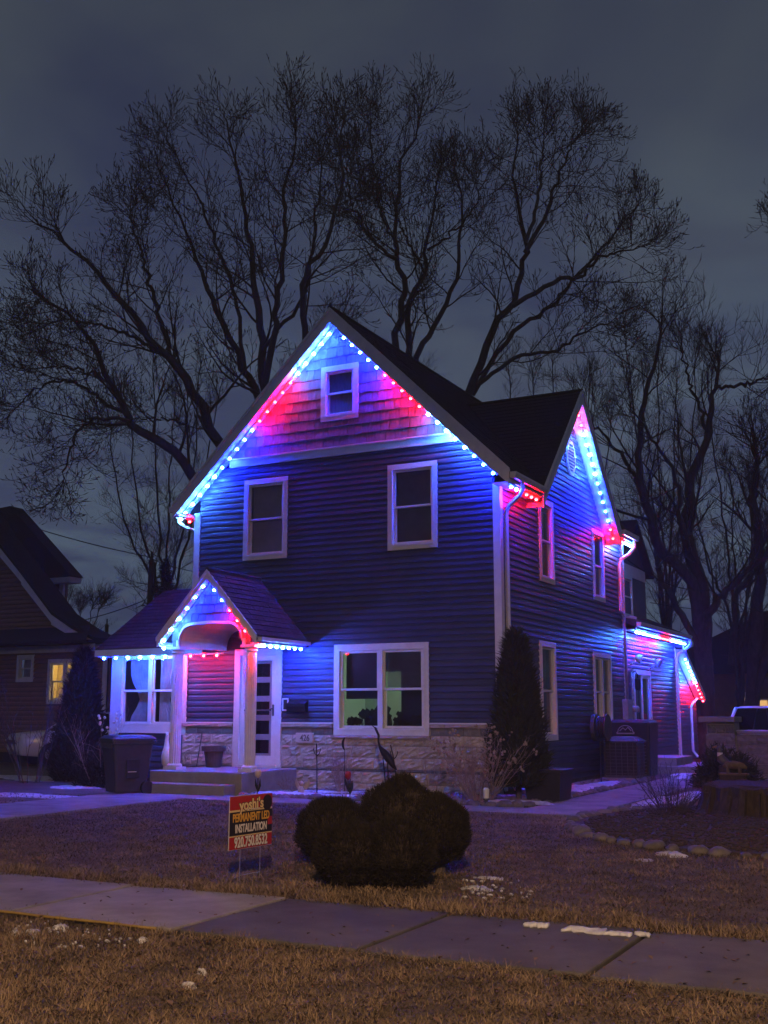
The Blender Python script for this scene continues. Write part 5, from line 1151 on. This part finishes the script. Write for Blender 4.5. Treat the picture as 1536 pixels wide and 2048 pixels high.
# crescent hanging on a stake
t = thing('crescent_ornament', 'dark crescent moon ornament on a stake in the bed', 'ornament', (-2.85, -.9, 0)); cr = MB(); c0 = onY(689, 1488, -.9)
A_ = [(c0[0]+.03-.09*math.cos(a), c0[1], c0[2]+.12*math.sin(a)) for a in np.linspace(-1.3, 1.3, 9)]; B_ = [(c0[0]+.03-.05*math.cos(a), c0[1], c0[2]+.12*math.sin(a)) for a in np.linspace(1.3, -1.3, 9)]
cr.prism(A_+B_[1:-1], (0, .02, 0)); cr.build('crescent', 'black_metal', t); MB().tube([(c0[0]+.0, c0[1]+.01, 0), (c0[0]+.0, c0[1]+.01, c0[2]-.1)], .006, 5).build('rod', 'black_metal', t)
def tulip(label, px, ptop, pb, Y, m):
    f = onY(px, ptop, Y); b = (f[0], f[1], 0); t = thing('tulip_ornament', label, 'ornament', b, group='tulip ornaments in the bed'); MB().tube([b, (f[0], f[1], f[2])], .008, 6).build('stem', 'evergreen', t)
    MB().lathe([(.01, 0), (.055, .04), (.06, .10), (.045, .15), (.03, .13), (.0, .06)], tuple(f), 8).build('bloom', m, t, smooth=True)
    lf = MB()
    for s in (-1, 1): lf.prism([(f[0], f[1], .08), (f[0]+s*.06, f[1], .20), (f[0]+s*.05, f[1]-.01, .32), (f[0]+s*.015, f[1], .2)], (0, .008, 0))
    lf.build('leaf', 'evergreen', t)
tulip('yellow tulip ornament standing before the porch slab', 516, 1556, 1600, -2.02, 'sign_cream'); tulip('red tulip ornament at the foot of the stone wall', 696, 1560, 1575, -1.0, 'red')
tulip('small dark-leaved tulip ornament in front of the red one', 700, 1580, 1590, -1.75, 'evergreen')
fg = thing('angel_figurine', 'small winged garden figurine in the pebbles', 'figurine', (-3.35, -1.35, 0)); fc = onY(602, 1582, -1.5); fm = MB(); fm.lathe([(.07, 0), (.06, .08), (.045, .14), (.025, .18)], (fc[0], fc[1], .0), 10).ball((fc[0], fc[1], .225), .045, 8, 6); fm.build('body', 'plaque', fg, smooth=True)
for s in (-1, 1): MB().prism([(fc[0]+s*.02, fc[1]+.02, .12), (fc[0]+s*.13, fc[1]+.04, .30), (fc[0]+s*.15, fc[1]+.05, .22), (fc[0]+s*.09, fc[1]+.03, .12)], (0, .012, 0)).build('wing', 'plaque', fg)
ln_ = thing('garden_lantern', 'small blue-grey lantern post in the bed by the corner shrub', 'lantern', (.42, -1.85, 0)); lz = MB().lathe([(.03, 0), (.03, .08), (.05, .1), (.05, .12)], (.42, -1.85, 0), 8); lz.build('post', 'dark_metal', ln_); MB().lathe([(.045, .12), (.05, .25), (.03, .28)], (.42, -1.85, 0), 8).build('glass_jar', 'white_paint', ln_); MB().tube([(.36, -1.85, .26), (.38, -1.85, .36), (.42, -1.85, .40), (.46, -1.85, .36), (.48, -1.85, .26)], .005, 5).build('handle', 'dark_metal', ln_)

# ================================================================== ALONG THE SIDE WALL
ac = thing('cooling_unit', 'square outdoor cooling unit on a pad beside the side wall', 'air conditioner', (.57, 5.8, 0)); ax0, ax1, ay0, ay1 = .20, .94, 5.42, 6.14
MB().box(ax0-.06, ax1+.06, ay0-.06, ay1+.06, 0, .07).build('pad', 'slab', ac); MB().box(ax0+.03, ax1-.03, ay0+.03, ay1-.03, .07, .80).build('core', 'black_plastic', ac)
loft(MB(), [[(ax0, ay0, .80), (ax1, ay0, .80), (ax1, ay1, .80), (ax0, ay1, .80)], [(ax0-.02, ay0-.02, .84), (ax1+.02, ay0-.02, .84), (ax1+.02, ay1+.02, .84), (ax0-.02, ay1+.02, .84)], [(ax0+.14, ay0+.14, .93), (ax1-.14, ay0+.14, .93), (ax1-.14, ay1-.14, .93), (ax0+.14, ay1-.14, .93)]]).build('top_cover', 'dark_metal', ac)
MB().box(ax0, ax1, ay0, ay1, .07, .12).build('base_rail', 'dark_metal', ac)
for k in range(9): MB().box(ax0, ax1, ay0-.0, ay0+.012, .155+.072*k, .165+.072*k).build('grille_bar', 'dark_metal', ac)
for k in range(9): MB().box(ax1-.012, ax1, ay0, ay1, .155+.072*k, .165+.072*k).build('grille_bar', 'dark_metal', ac)
for k in range(7): MB().box(ax0+.01+.125*k, ax0+.02+.125*k, ay0-.004, ay0+.008, .12, .80).build('grille_upright', 'dark_metal', ac)
gr = thing('covered_grill', 'black covered pellet grill with a pale emblem behind the cooling unit', 'grill', (.50, 6.85, 0)); loft(MB(), [rrect(.42, .36, .05, .05, .50, 6.85), rrect(.45, .40, .05, .9, .50, 6.85), rrect(.46, .42, .05, 1.22, .50, 6.85), rrect(.40, .36, .06, 1.29, .50, 6.85)]).build('cover', 'black_plastic', gr)
em = MB(); ec = (.42, 6.42, 1.02)
em.tube([(ec[0]-.20, ec[1], ec[2]-.02)]+[(ec[0]+.17*math.cos(a), ec[1], ec[2]+.14*math.sin(a)) for a in np.linspace(math.pi, 0, 10)]+[(ec[0]+.20, ec[1], ec[2]-.02)], .010, 5); em.tube([(ec[0]-.13, ec[1], ec[2]+.02), (ec[0]-.05, ec[1], ec[2]+.09), (ec[0], ec[1], ec[2]+.04), (ec[0]+.06, ec[1], ec[2]+.10), (ec[0]+.13, ec[1], ec[2]+.02)], .012, 5); em.box(ec[0]-.2, ec[0]+.2, ec[1]-.008, ec[1]+.004, ec[2]-.05, ec[2]-.02); em.build('emblem', 'grey_metal', gr)
hz = thing('hose_reel', 'dark round hose reel fixed to the side wall by the double window', 'hose reel', (.2, 5.25, .85)); MB().tube([(.05, 5.25, 1.13), (.14, 5.25, 1.13)], .29, 24).tube([(.14, 5.25, 1.13), (.34, 5.25, 1.13)], .18, 20).tube([(.34, 5.25, 1.13), (.37, 5.25, 1.13)], .29, 24).build('reel', 'dark_metal', hz, bevel=.01)
hc = MB()
for k in range(5): hc.tube([(.165+.04*k, 5.25+.215*math.cos(a), 1.13+.215*math.sin(a)) for a in np.linspace(0, 2*math.pi, 20)], .02, 6)
hc.build('coiled_hose', 'black_plastic', hz, smooth=True)

# ================================================================== RIGHT YARD: STUMP, BLOCK WALL, ORNAMENTS
sm = thing('tree_stump', 'wide weathered tree stump in the mulch bed at the right edge', 'stump', (4.45, -1.65, 0)); smb = MB(); sc_ = (4.68, -1.35)
nS = 40; prof_ = [1+.05*math.sin(5*a+1)+.04*math.sin(9*a)+.025*math.sin(17*a+2) for a in np.linspace(0, 2*math.pi, nS, endpoint=False)]
loft(smb, [[(sc_[0]+r_*(prof_[k]+.025*math.sin(k*2.7))*math.cos(2*math.pi*k/nS), sc_[1]+r_*(prof_[k]+.025*math.sin(k*2.7))*math.sin(2*math.pi*k/nS), z+.02*math.sin(k*1.9)*(z > .4)) for k in range(nS)] for r_, z in ((1.16, 0), (1.04, .10), (.99, .25), (.98, .41), (.93, .43))]); smb.build('trunk', 'wood_dark', sm)
bk = MB()
for k in range(52):
    a = 2*math.pi*k/52+rnd.uniform(-.06, .06); r_ = .96+rnd.uniform(-.03, .03); x, y = sc_[0]+r_*math.cos(a), sc_[1]+r_*math.sin(a); d1 = Vector((-math.sin(a), math.cos(a), 0))*rnd.uniform(.025, .07); n_ = Vector((math.cos(a), math.sin(a), 0))
    MB().prism([Vector((x, y, .02))+n_*.14-d1, Vector((x, y, .02))+n_*.14+d1, Vector((x, y, rnd.uniform(.28, .43)))+n_*.03+d1*.8, Vector((x, y, rnd.uniform(.28, .43)))+n_*.03-d1*.8], -n_*.08).build('bark_plate', 'wood_dark', sm)
# block wall with a pillar
bwl = thing('block_wall', 'grey concrete-block garden wall with a capped pillar', 'wall', (3.0, 6.3, 0)); WF = Frame((0, 5.6, 0), (1, 0, 0), (0, -1, 0))
core = MB().box(2.37, 2.93, 5.62, 6.22, 0, 1.24).box(2.93, 5.6, 5.70, 6.02, 0, .98).build('wall_core', 'mortar', bwl)
for r_ in range(6):
    z0 = .2*r_; u = 2.35-(.2 if r_ % 2 else 0)
    while u < 2.95:
        a, b = max(u, 2.35), min(u+.4, 2.95); u += .4
        if b-a > .05 and r_ < 5: rock(WF, a+.004, b-.004, z0+.005, z0+.195, .03, core, .010, 'block', 'concrete_block', 4, 3, -.03)
    u = 2.96-(.2 if r_ % 2 else 0)
    while u < 5.6 and r_ < 5:
        a, b = max(u, 2.96), min(u+.4, 5.6); u += .4
        if b-a > .05: rock(Frame((0, 5.68, 0), (1, 0, 0), (0, -1, 0)), a+.004, b-.004, z0+.005, z0+.195, .03, core, .010, 'block', 'concrete_block', 4, 3, -.03)
WS = Frame((2.14, 0, 0), (0, 1, 0), (-1, 0, 0))
for i in range(3): FRONT.box(MB(), 2.39+.18*i, 2.56+.18*i, -5.66, -5.585, 1.03, 1.20).build('glass_block', 'block_glass', core, bevel=.01)
MB().box(2.23, 2.97, 5.48, 6.34, 1.245, 1.36).build('pillar_cap', 'concrete', bwl, bevel=.015); MB().box(2.98, 5.7, 5.6, 6.14, 1.0, 1.07).build('wall_cap', 'concrete', bwl, bevel=.012)
snow('thin snow lying on the block wall cap', 3.3, 5.88, .32, .16, .03, 50, 1.072)
gse = thing('duck_ornament', 'small duck ornament standing by the black evergreen', 'ornament', (2.9, 3.0, 0)); dy0 = 2.6; dx0 = float(onY(1443, 1530, dy0)[0])
MB().tube([(dx0+.16, dy0, .52), (dx0+.08, dy0, .55), (dx0, dy0, .62), (dx0-.02, dy0, .72), (dx0-.02, dy0, .80), (dx0-.05, dy0, .84)], [.02, .08, .085, .045, .04, .03], 10).build('body', 'dark_metal', gse, smooth=True); MB().tube([(dx0-.06, dy0, .84), (dx0-.15, dy0, .82)], [.02, .006], 6).build('beak', 'yellow', gse); MB().tube([(dx0-.015, dy0-.01, .66), (dx0-.015, dy0-.01, .73)], .05, 8).build('breast', 'sign_white', gse); MB().box(dx0-.04, dx0+.1, dy0-.05, dy0+.05, 0, .5).build('post', 'wood_dark', gse)
pgo = thing('pig_ornament', 'yellowish four-legged animal ornament on a board near the stump', 'ornament', (2.95, 1.3, .4)); py0 = 1.6; px0 = float(onY(1468, 1550, py0)[0])
MB().tube([(px0-.18, py0, .53), (px0-.12, py0, .55), (px0, py0, .56), (px0+.10, py0, .55), (px0+.16, py0, .54), (px0+.22, py0, .51)], [.02, .06, .075, .065, .05, .025], 10).build('body', 'ornament', pgo, smooth=True)
for (ax2, ay2) in ((-.1, -.05), (-.1, .05), (.1, -.05), (.1, .05)): MB().tube([(px0+ax2, py0+ay2, .42), (px0+ax2, py0+ay2, .54)], .018, 6).build('leg', 'ornament', pgo)
MB().box(px0-.24, px0+.24, py0-.10, py0+.10, .39, .42).build('board', 'ornament', pgo); MB().box(px0-.2, px0+.2, py0-.08, py0+.08, 0, .40).build('stand', 'wood_dark', pgo)

# ================================================================== CARS
def car(label, loc, rot, body='car_white', L_=4.5, W_=1.78, H_=1.45, suv=False):
    t = thing('parked_car', label, 'car', loc, rot); hw = W_/2
    # side profile stations: x, lower z, belt z, roof z(None), half width
    st = [(-L_/2, .42, .72, .55), (-L_/2+.12, .30, .86, .78), (-L_/2+.9, .24, .93, 1), (-.55, .22, .95, 1), (.6, .22, .96, 1), (L_/2-.7, .24, .97, 1), (L_/2-.1, .30, .95, .85), (L_/2, .42, .80, .62)]
    mb = MB(); rings = []
    for x, lo_, be, wf in st:
        q = hw*wf; rings.append([(x, -q*.92, lo_), (x, -q, lo_+.14), (x, -q, be-.12), (x, -q*.93, be), (x, q*.93, be), (x, q, be-.12), (x, q, lo_+.14), (x, q*.92, lo_)])
    loft(mb, rings); mb.build('body', body, t, smooth=True, local=True, bevel=.02)
    rx = L_/2-.25 if suv else L_/2-.75; cab = MB(); f0 = -L_/2+1.15; top = H_
    def cr_(x, z, q): return [(x, -q, z), (x, q, z)]
    lo_r = [(f0, -hw*.86, .93), (rx+.15, -hw*.86, .95), (rx+.15, hw*.86, .95), (f0, hw*.86, .93)]; hi_r = [(f0+.75, -hw*.68, top-.04), (rx-.25, -hw*.68, top-.05), (rx-.25, hw*.68, top-.05), (f0+.75, hw*.68, top-.04)]
    loft(cab, [lo_r, hi_r]); cab.build('cabin_glass', 'car_glass', t, local=True)
    rfm = MB(); loft(rfm, [[(f0+.68, -hw*.70, top-.05), (rx-.2, -hw*.70, top-.06), (rx-.2, hw*.70, top-.06), (f0+.68, hw*.70, top-.05)], [(f0+.85, -hw*.6, top), (rx-.35, -hw*.6, top), (rx-.35, hw*.6, top), (f0+.85, hw*.6, top)]]); rfm.build('roof', body, t, local=True, bevel=.02)
    pm = MB()
    for s in (-1, 1):
        pm.tube([(f0, s*hw*.865, .93), (f0+.75, s*hw*.69, top-.04)], .035, 5); pm.tube([(rx+.15, s*hw*.865, .95), (rx-.25, s*hw*.69, top-.05)], .045, 5); pm.tube([(.25, s*hw*.868, .94), (.25, s*hw*.695, top-.05)], .035, 5)
    pm.build('pillars', body, t, local=True)
    for (x, s) in ((-L_/2+.85, -1), (-L_/2+.85, 1), (L_/2-.85, -1), (L_/2-.85, 1)):
        wl = MB().tube([(x, s*(hw-.2), .32), (x, s*(hw+.01), .32)], .32, 20).build('wheel', 'rubber', t, local=True); MB().tube([(x, s*(hw-.05), .32), (x, s*(hw+.018), .32)], .19, 14).build('rim', 'grey_metal', wl, local=True)
    for s in (-1, 1):
        MB().prism([(-L_/2+.03, s*hw*.50, .66), (-L_/2+.03, s*hw*.66, .66), (-L_/2+.06, s*hw*.72, .78), (-L_/2+.03, s*hw*.48, .77)], (-.05, 0, 0)).build('headlight', 'sign_white', t, local=True)
        MB().box(L_/2-.06, L_/2+.012, min(s*hw*.45, s*hw*.72), max(s*hw*.45, s*hw*.72), .72, .90).build('tail_light', 'red', t, local=True)
    MB().box(-L_/2-.025, -L_/2+.02, -hw*.46, hw*.46, .60, .70).build('grille', 'car_black', t, local=True); MB().box(-L_/2-.03, -L_/2+.02, -.26, .26, .44, .55).build('licence_plate', 'sign_white', t, local=True)
    if suv: MB().box(L_/2-.02, L_/2+.02, -.26, .26, .62, .74).build('licence_plate', 'sign_white', t, local=True)
    return t
cp_ = onZ(62, 1530); car('white car parked nose-out in the drive before the brown house', (float(cp_[0])+1.4, float(cp_[1])+.9, .012), R(60), 'car_white')
vp = onD(1512, 1470, 31); car('silver van parked beyond the block wall at the right edge', (float(vp[0])+.6, float(vp[1])+1.0, 0), R(-100), 'car_white', 4.8, 1.85, 1.62, True)

# ================================================================== NEIGHBOURS
NY = 6.0; nb = thing('brown_house', 'brown sided neighbour house with a lit yellow window at left', 'house', tuple(onY(100, 1500, NY)*np.array([1, 1, 0])))
NF = Frame((0, NY, 0), (1, 0, 0), (0, -1, 0))
def N(px, py, o=0): p = onY(px, py, NY-o); return (float(p[0]), float(NY-o), float(p[2]))
xr_n = N(215, 1310)[0]; zb_n = N(100, 1297)[2]; XL = xr_n-9.0
w1 = (N(98, 1318)[0], N(166, 1318)[0], N(120, 1408)[2], N(120, 1318)[2]); w2 = (N(36, 1310)[0], N(70, 1310)[0], N(50, 1364)[2], N(50, 1310)[2])
nw = backing(NF, XL, xr_n, 0, zb_n, [ins(w1), ins(w2)], 'wall', nb)
siding(NF, .3, zb_n-.05, lambda z: (XL, xr_n-.14), [ins(w1), ins(w2)], nw, 'brown_siding', .135)
rp = [N(205, 1292), N(160, 1268), N(120, 1240), N(60, 1160), N(0, 1085)]; ap_ = (rp[-1][0]-2.2, NY, rp[-1][2]+2.6)
gp = [(q[0], q[2]) for q in rp]+[(ap_[0], ap_[2])]
def lim_n(z):
    zs = [q[1] for q in gp]; xs = [q[0] for q in gp]; x = float(np.interp(z, zs, xs)); return 2*ap_[0]-x, x
gwn = MB().prism([(q[0], NY+.08, q[1]) for q in gp]+[(2*ap_[0]-q[0], NY+.08, q[1]) for q in gp[-2::-1]], (0, .03, 0)).build('gable_wall', 'brown_siding', nb)
siding(NF, zb_n+.55, ap_[2]-.3, lim_n, [], gwn, 'brown_siding', .135)
MB().box(2*ap_[0]-gp[0][0], gp[0][0]+.05, NY-.7, NY+.05, zb_n+.08, zb_n+.16).prism([(XL-1, NY-.75, zb_n+.16), (gp[0][0]+.05, NY-.75, zb_n+.16), (gp[0][0]-.5, NY, zb_n+.62), (XL-1, NY, zb_n+.62)], (0, 0, -.05)).build('skirt_roof', 'roof', nb)
tr_ = MB(); NF.box(tr_, XL, xr_n+.1, .0, .05, zb_n-.12, zb_n+.08); NF.box(tr_, xr_n-.13, xr_n, -.02, .03, .1, zb_n-.12); tr_.build('band_trim', 'trim', nb)
rk = MB()
for i in range(len(gp)-1):
    a, b = gp[i], gp[i+1]; rk.prism([(a[0], NY-.35, a[1]+.12), (b[0], NY-.35, b[1]+.12), (b[0], NY-.35, b[1]-.16), (a[0], NY-.35, a[1]-.10)], (0, .05, 0))
    rk.prism([(a[0], NY-.3, a[1]-.06), (b[0], NY-.3, b[1]-.12), (b[0], NY+.05, b[1]-.12), (a[0], NY+.05, a[1]-.06)], (0, 0, .02))
rk.build('rake_board', 'trim', nb)
nr_ = MB()
for i in range(len(gp)-1):
    a, b = gp[i], gp[i+1]; nr_.prism([(a[0], NY-.37, a[1]+.13), (b[0], NY-.37, b[1]+.13), (b[0], NY+.7, b[1]+.13), (a[0], NY+.7, a[1]+.13)], (0, 0, .1))
nr_.prism([(ap_[0], NY-.37, ap_[2]+.13), (ap_[0]-5, NY-.37, ap_[2]-5), (ap_[0]-5, NY+.7, ap_[2]-5), (ap_[0], NY+.7, ap_[2]+.13)], (0, 0, .1)); nr_.build('roof', 'roof', nb)
MB().box(xr_n-.05, xr_n, NY+.1, NY+11, 0, zb_n+.3).box(XL, xr_n, NY+10.9, NY+11, 0, zb_n+.3).box(XL, xr_n, NY+.7, NY+11, zb_n+.3, zb_n+.4).build('wall', 'brown_siding', nb)
# its dormer on the right slope
DY = 9.0
def ND(px, py): p = onY(px, py, DY); return (float(p[0]), float(p[1]), float(p[2]))
p1, p2, p3 = ND(142, 1152), ND(20, 1012), ND(75, 1150)
dd = MB(); dd.prism([p1, p2, (p2[0]-3, DY, p2[2]-.2), (p3[0]-2.5, DY, p1[2]-.05)], (0, .6, 0)); dd.build('dormer_roof', 'roof', nb)
MB().prism([(p1[0]-.02, DY-.02, p1[2]-.02), (p1[0]-.05, DY-.02, p1[2]-.2), (p3[0]-2, DY-.02, p1[2]-.2), (p3[0]-2, DY-.02, p1[2]-.02)], (0, .55, 0)).build('dormer_fascia', 'trim', nb)
q = ND(117, 1165); MB().box(q[0]-4, q[0]-.14, DY+.25, DY+.6, q[2]-2.4, q[2]+.1).build('dormer_wall', 'brown_siding', nb); MB().box(q[0]-.14, q[0], DY+.2, DY+.32, q[2]-2.4, q[2]+.08).build('corner_board', 'trim', nb)
wn1 = window(NF, *w1, nb, cas=.13, panes=2); window(NF, *w2, nb, cas=.10)
MB().box(w1[0]-.5, w1[1]+.5, NY+.9, NY+.95, w1[2]-.3, w1[3]+.3).box(w1[0]-.5, w1[1]+.5, NY+.10, NY+.9, w1[2]-.35, w1[2]-.3).box(w1[0]-.5, w1[1]+.5, NY+.10, NY+.9, w1[3]+.3, w1[3]+.35).box(w1[0]-.55, w1[0]-.5, NY+.10, NY+.9, w1[2]-.3, w1[3]+.3).box(w1[1]+.5, w1[1]+.55, NY+.10, NY+.9, w1[2]-.3, w1[3]+.3).build('lit_room', 'cream_wall', nb)
nl_ = bpy.data.lights.new('room_light', 'POINT'); nl_.energy = 55; nl_.color = (1, .72, .22); nl_.shadow_soft_size = .1
no_ = bpy.data.objects.new('room_light', nl_); COL.objects.link(no_); no_.parent = nb; no_.location = Vector(((w1[0]+w1[1])/2+.1, NY+.5, w1[3]-.1))-WL[nb]
MB().box(w2[0]+.05, w2[1]-.05, NY+.22, NY+.24, w2[2]+.05, w2[3]-.05).build('drawn_curtain', 'curtain', nb)
# far houses on the right
def far_house(label, c, sx, sy, h, rz, wins):
    t = thing('far_house', label, 'house', c); x, y, _ = c; MB().box(x-sx/2, x+sx/2, y, y+sy, 0, h).build('wall', 'brown_siding', t)
    MB().prism([(x-sx/2-.4, y-.4, h-.1), (x+sx/2+.4, y-.4, h-.1), (x, y-.4, h+rz)], (0, sy+.8, 0)).build('roof', 'roof', t)
    for (px0_, px1_, py0_, py1_, m) in wins:
        a, b = onY(px0_, py0_, y), onY(px1_, py1_, y); wq = MB().box(a[0]-.08, b[0]+.08, y-.05, y+.0, b[2]-.08, a[2]+.08).build('window', 'trim', t); MB().box(a[0], b[0], y-.07, y-.055, b[2], a[2]).build('pane', m, wq)
    return t
far_house('dark far house with amber window behind the parked van', (float(onY(1560, 1400, 38)[0]), 38, 0), 13, 9, 3.4, 3.0, [(1519, 1536, 1401, 1420, 'lit_amber'), (1540, 1556, 1401, 1420, 'lit_amber'), (1482, 1490, 1388, 1399, 'lit_amber')])
# utility poles and wires
def pole(label, x, ytop, depth, extra=False):
    b = onD(x, 1450, depth); b[2] = 0; tp = onD(x, ytop, depth); H = float(tp[2]); t = thing('utility_pole', label, 'pole', tuple(b)); MB().tube([(b[0], b[1], 0), (b[0], b[1], H)], [.17, .12], 10).build('shaft', 'pole_wood', t)
    ca = MB(); ca.box(b[0]-.1, b[0]+1.0, b[1]-.06, b[1]+.06, H-1.35, H-1.23); ca.tube([(b[0], b[1], H), (b[0], b[1], H+.35)], .05, 6)
    if extra: 
        ca.tube([(b[0]+.2, b[1], H-1.25), (b[0]+.25, b[1], H-.95)], .06, 6).tube([(b[0]+.8, b[1], H-1.25), (b[0]+.8, b[1], H-1.0)], .06, 6); ca.build('cross_arm', 'pole_wood', t)
        MB().lathe([(.25, 0), (.29, .05), (.29, .95), (.22, 1.05), (.1, 1.1)], (b[0]-.50, b[1]-.1, H-3.7), 14).tube([(b[0]-.5, b[1]-.1, H-2.6), (b[0]-.5, b[1]-.1, H-2.35)], .05, 6).build('transformer', 'grey_metal', t, smooth=True)
        MB().tube([(b[0]-.6, b[1]-.1, H-2.4), (b[0]-.75, b[1], H-2.0), (b[0]-.4, b[1], H-1.9), (b[0], b[1], H-1.3)], .02, 4).tube([(b[0]-.7, b[1]-.1, H-3.2), (b[0]-1.0, b[1], H-3.6), (b[0]-.9, b[1], H-4.3), (b[0]-.1, b[1], H-4.6)], .025, 4).build('leads', 'wire', t)
    else: ca.build('cross_arm', 'pole_wood', t)
    return t
pole('wooden utility pole with grey transformer behind the sunroom', 291, 1112, 46, True); pole('short far utility pole above the brown house eave', 205, 1246, 70)
def wire(label, pts, sag, r=.018):
    P = [onD(x, y, d_) for x, y, d_ in pts]; mb = MB(); path = []
    for i in range(len(P)-1):
        for k in range(10): f = k/10; q = P[i]*(1-f)+P[i+1]*f; q = q.copy(); q[2] -= sag*4*f*(1-f); path.append(tuple(q))
    path.append(tuple(P[-1])); return tag(mb.tube(path, r, 4).build('power_line', 'wire', None), label, 'power line', 'overhead power lines')
wire('power line running from the brown house roof past the utility pole', [(-60, 1012, 40), (291, 1112, 46), (420, 1146, 50)], .15); wire('lower service line running left from the utility pole', [(-80, 1255, 44), (291, 1200, 46)], .5)
wire('service drop from the house mast out to the right trees', [(1243, 1110, 29), (1420, 1180, 34), (1600, 1225, 40)], .3, .014); wire('far power line behind the right trees', [(1300, 1205, 50), (1620, 1215, 52)], .3)
# street lamp on the camera's side of the road
LX = 8.6
slm = thing('street_lamp', 'street lamp across the road behind the viewer', 'street lamp', (LX, -25.2, 0)); MB().tube([(LX, -25.2, 0), (LX, -25.2, 7.0), (LX, -24.8, 7.6), (LX, -21.0, 7.9)], [.09, .07, .055, .04], 10).build('pole', 'grey_metal', slm); MB().box(LX-.16, LX+.16, -21.1, -20.4, 7.82, 7.98).build('head', 'grey_metal', slm, bevel=.03); MB().box(LX-.12, LX+.12, -21.0, -20.5, 7.79, 7.819).build('lens', 'lamp_lens', slm)
sld = bpy.data.lights.new('street_light', 'SPOT'); sld.energy = 7000; sld.color = (1, .61, .34); sld.spot_size = R(146); sld.spot_blend = .4; sld.shadow_soft_size = .15
slo = bpy.data.objects.new('street_light', sld); COL.objects.link(slo); slo.parent = slm; slo.location = (0, 4.45, 7.75); slo.rotation_euler = (R(17), 0, R(20))
print('boards', nboard, 'bulbs', nbulb)
# ================================================================== THIN HAZE ADDED TO IMITATE LENS BLOOM ROUND THE BULBS
hz_m = bpy.data.materials.new('haze'); hz_m.use_nodes = True; t_ = hz_m.node_tree; t_.nodes.clear()
ho_ = t_.nodes.new('ShaderNodeOutputMaterial'); pv_ = t_.nodes.new('ShaderNodeVolumePrincipled'); pv_.inputs['Color'].default_value = (.9, .92, 1, 1); pv_.inputs['Density'].default_value = .0013; pv_.inputs['Anisotropy'].default_value = .2
t_.links.new(pv_.outputs[0], ho_.inputs['Volume']); MATS['haze'] = hz_m
stuff(MB().box(-405, 405, -405, 405, -1.3, 34).build('haze', 'haze'))
